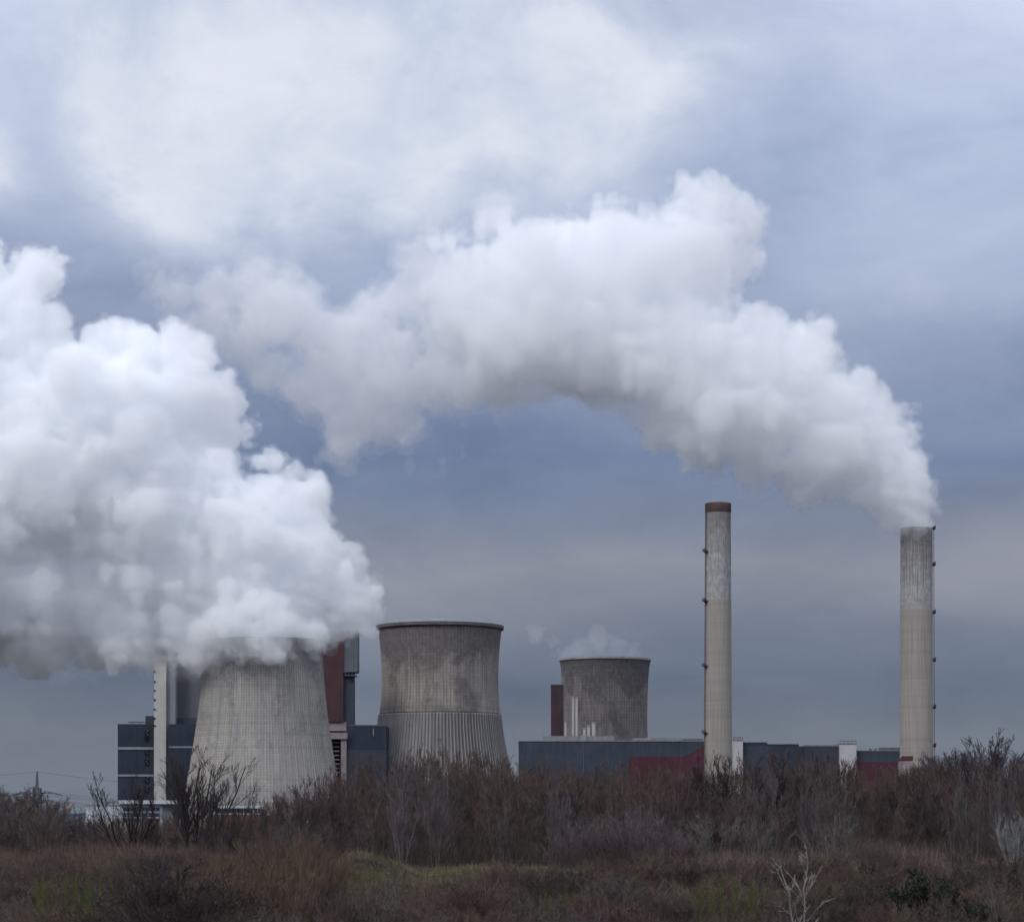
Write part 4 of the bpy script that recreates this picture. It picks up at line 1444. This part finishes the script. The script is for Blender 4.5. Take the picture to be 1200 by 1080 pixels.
g = link('undergrowth', mesh_np('undergrowth', *blades(110000, (-60, 60), (140, 205), lambda x, y, rng: (.5 + 2.2 * rng.uniform(0, 1, len(x)) ** 2) * np.interp(x / y * FPX + CX, [-60, 100, 140, 300, 340, 1260], [.7, .7, .35, .35, 1, 1]), .014, 55, .3)), None, grass_mat('dark_undergrowth', (0.050, 0.036, 0.030), (0.034, 0.027, 0.024), (0.085, 0.066, 0.055)))
tag(g, 'dark tangled undergrowth between the stems of the thicket', 'undergrowth', kind='stuff')
print('veg', round(time.time() - T0, 1), len(bpy.data.objects))


# ------------------------------------------------------------------ plumes
BIG = [   # the front cooling tower's plume: (px, py, radius, depth offset) in photo pixels
    (40, 318, 34), (22, 300, 18), (-8, 395, 74), (58, 492, 70), (130, 412, 28), (116, 398, 15), (162, 420, 40), (208, 425, 42), (198, 490, 68), (120, 540, 100),
    (30, 560, 110), (232, 552, 50), (180, 620, 90), (315, 575, 34), (300, 635, 75), (352, 588, 34), (318, 562, 22), (368, 672, 46), (410, 705, 33), (352, 640, 34), (272, 510, 16), (286, 497, 9),
    (320, 700, 58), (240, 690, 72), (130, 690, 80), (40, 690, 78), (-40, 620, 120), (-60, 480, 110), (308, 728, 44), (-90, 330, 90), (60, 735, 34), (-20, 725, 42),
    (262, 748, 24, -64), (310, 747, 25, -76), (345, 744, 22, -68), (248, 756, 20, -46), (364, 746, 18, -36), (282, 760, 17, -78), (327, 762, 18, -78), (300, 754, 18, -80), (345, 757, 15, -74), (262, 765, 14, -68), (240, 766, 14, -52), (284, 741, 33, -80), (326, 741, 32, -80), (256, 746, 25, -64), (356, 744, 22, -58),
    (222, 754, 28, -30), (185, 752, 32, -20), (142, 747, 32, -30), (95, 742, 30, -10), (386, 728, 24, 10), (232, 752, 24, 30), (372, 742, 20, 30),
]
h = 2.0
F, lo = plume_field(BIG, 1150, h, 3, noise=((60, 9), (34, 7), (17, 4.5), (9, 2.6), (4.6, 1.4)))
pl = hull('steam_plume', F, lo, h, 3.0, 1150, None, steam_mat('steam_veil', 0.025, skin=0.003))
tag(pl, 'huge white and grey steam cloud pouring from the front cooling tower', 'steam plume', kind='stuff')
hull('steam_core', F, lo, h, -1.5, 1150, pl, steam_mat('steam_core', 0.10))
MIST = [(20, 765, 26), (70, 768, 24), (120, 770, 26), (165, 768, 24), (205, 768, 22), (-30, 765, 30), (235, 772, 16, -20), (60, 745, 34), (150, 748, 34)]
F, lo = plume_field(MIST, 1130, h, 13, kids=(26, 5), billow=False, noise=((50, 14), (24, 10), (12, 6), (6, 3.5)))
pm = hull('steam_wisp', F, lo, h, 5.0, 1130, None, steam_mat('mist_veil', 0.006, skin=0.001))
tag(pm, 'grey hazy shreds of mist under the huge steam cloud at the left', 'steam wisp', kind='stuff')
hull('wisp_core', F, lo, h, -5.0, 1130, pm, steam_mat('mist_core', 0.009))
CHIM = [
    (1074, 613, 18), (1073, 602, 21), (1068, 592, 22), (1062, 582, 26), (1056, 552, 32), (1040, 530, 44), (1000, 548, 38), (1010, 490, 48), (965, 500, 60), (935, 546, 36), (890, 544, 32), (1020, 570, 32), (1050, 590, 25),
    (980, 555, 38), (960, 540, 40), (1058, 600, 17), (1071, 572, 19), (1069, 545, 15), (1054, 515, 26), (1036, 490, 28),
    (945, 420, 46), (900, 470, 70), (908, 402, 28), (850, 450, 66), (830, 500, 44), (785, 505, 30), (800, 420, 70), (760, 400, 76), (826, 246, 42), (868, 250, 27), (803, 228, 20),
    (800, 320, 60), (842, 300, 30), (740, 320, 68), (690, 330, 70), (640, 360, 74), (595, 325, 56), (600, 395, 60), (550, 310, 36), (512, 288, 18), (530, 300, 24), (578, 266, 26), (855, 275, 18),
    (548, 370, 40), (690, 410, 52), (510, 330, 22),
]
WISP = [(460, 440, 50), (430, 480, 44), (408, 512, 28), (440, 400, 45), (400, 430, 45), (380, 390, 46), (340, 365, 44), (300, 350, 40), (250, 345, 36), (210, 345, 30), (470, 500, 30),
        (188, 335, 24), (240, 375, 30), (290, 395, 38), (320, 430, 30), (350, 450, 32), (480, 350, 32), (480, 400, 42), (550, 440, 46), (620, 440, 42), (700, 440, 36), (575, 245, 20), (510, 270, 20), (500, 330, 38), (520, 390, 46), (500, 440, 46), (545, 460, 30), (400, 470, 34), (590, 450, 40)]
F, lo = plume_field(CHIM, 1500, h, 5, noise=((60, 10), (34, 8), (17, 5), (9, 3.0), (4.6, 1.6)))
p2 = hull('steam_plume', F, lo, h, 2.5, 1500, None, steam_mat('plume_veil', 0.018, skin=0.003))
tag(p2, 'long white smoke trail bending away from the smoking chimney top', 'steam plume', kind='stuff')
hull('steam_core', F, lo, h, -2.0, 1500, p2, steam_mat('plume_core', 0.042))
F, lo = plume_field([(1074, 612, 16), (1073, 600, 18), (1067, 588, 20), (1060, 572, 23), (1050, 552, 26), (1034, 535, 28)], 1500, 1.6, 15, noise=((17, 4), (8, 2.6), (4, 1.3)), pad=12)
hull('steam_core', F, lo, 1.6, 0.0, 1500, p2, steam_mat('mouth_core', 0.11))
F, lo = plume_field(WISP, 1520, h, 7, kids=(30, 6), billow=False, noise=((50, 15), (24, 12), (12, 8), (6, 4.5), (3.5, 2)))
p3 = hull('steam_wisp', F, lo, h, 2.0, 1520, None, steam_mat('wisp_veil', 0.011, skin=0.001))
tag(p3, 'thin torn white wisps trailing off the far end of the chimney smoke', 'steam wisp', kind='stuff')
hull('wisp_core', F, lo, h, -7.5, 1520, p3, steam_mat('wisp_core', 0.025))
F, lo = plume_field([(720, 762, 14), (738, 768, 10), (700, 757, 16), (680, 760, 14), (662, 766, 10), (745, 770, 7), (700, 748, 8), (650, 748, 8), (628, 742, 7), (690, 770, 10)], 1750, 1.6, 9,
                    kids=(24, 6), billow=False, noise=((24, 7), (12, 6), (6, 4), (3.5, 2)), pad=16)
p4 = hull('steam_wisp', F, lo, 1.6, 1.0, 1750, None, steam_mat('small_veil', 0.011, skin=0.001), 60)
tag(p4, 'faint low wisp of steam over the rim of the farthest cooling tower', 'steam wisp', kind='stuff')
print('plumes', round(time.time() - T0, 1))
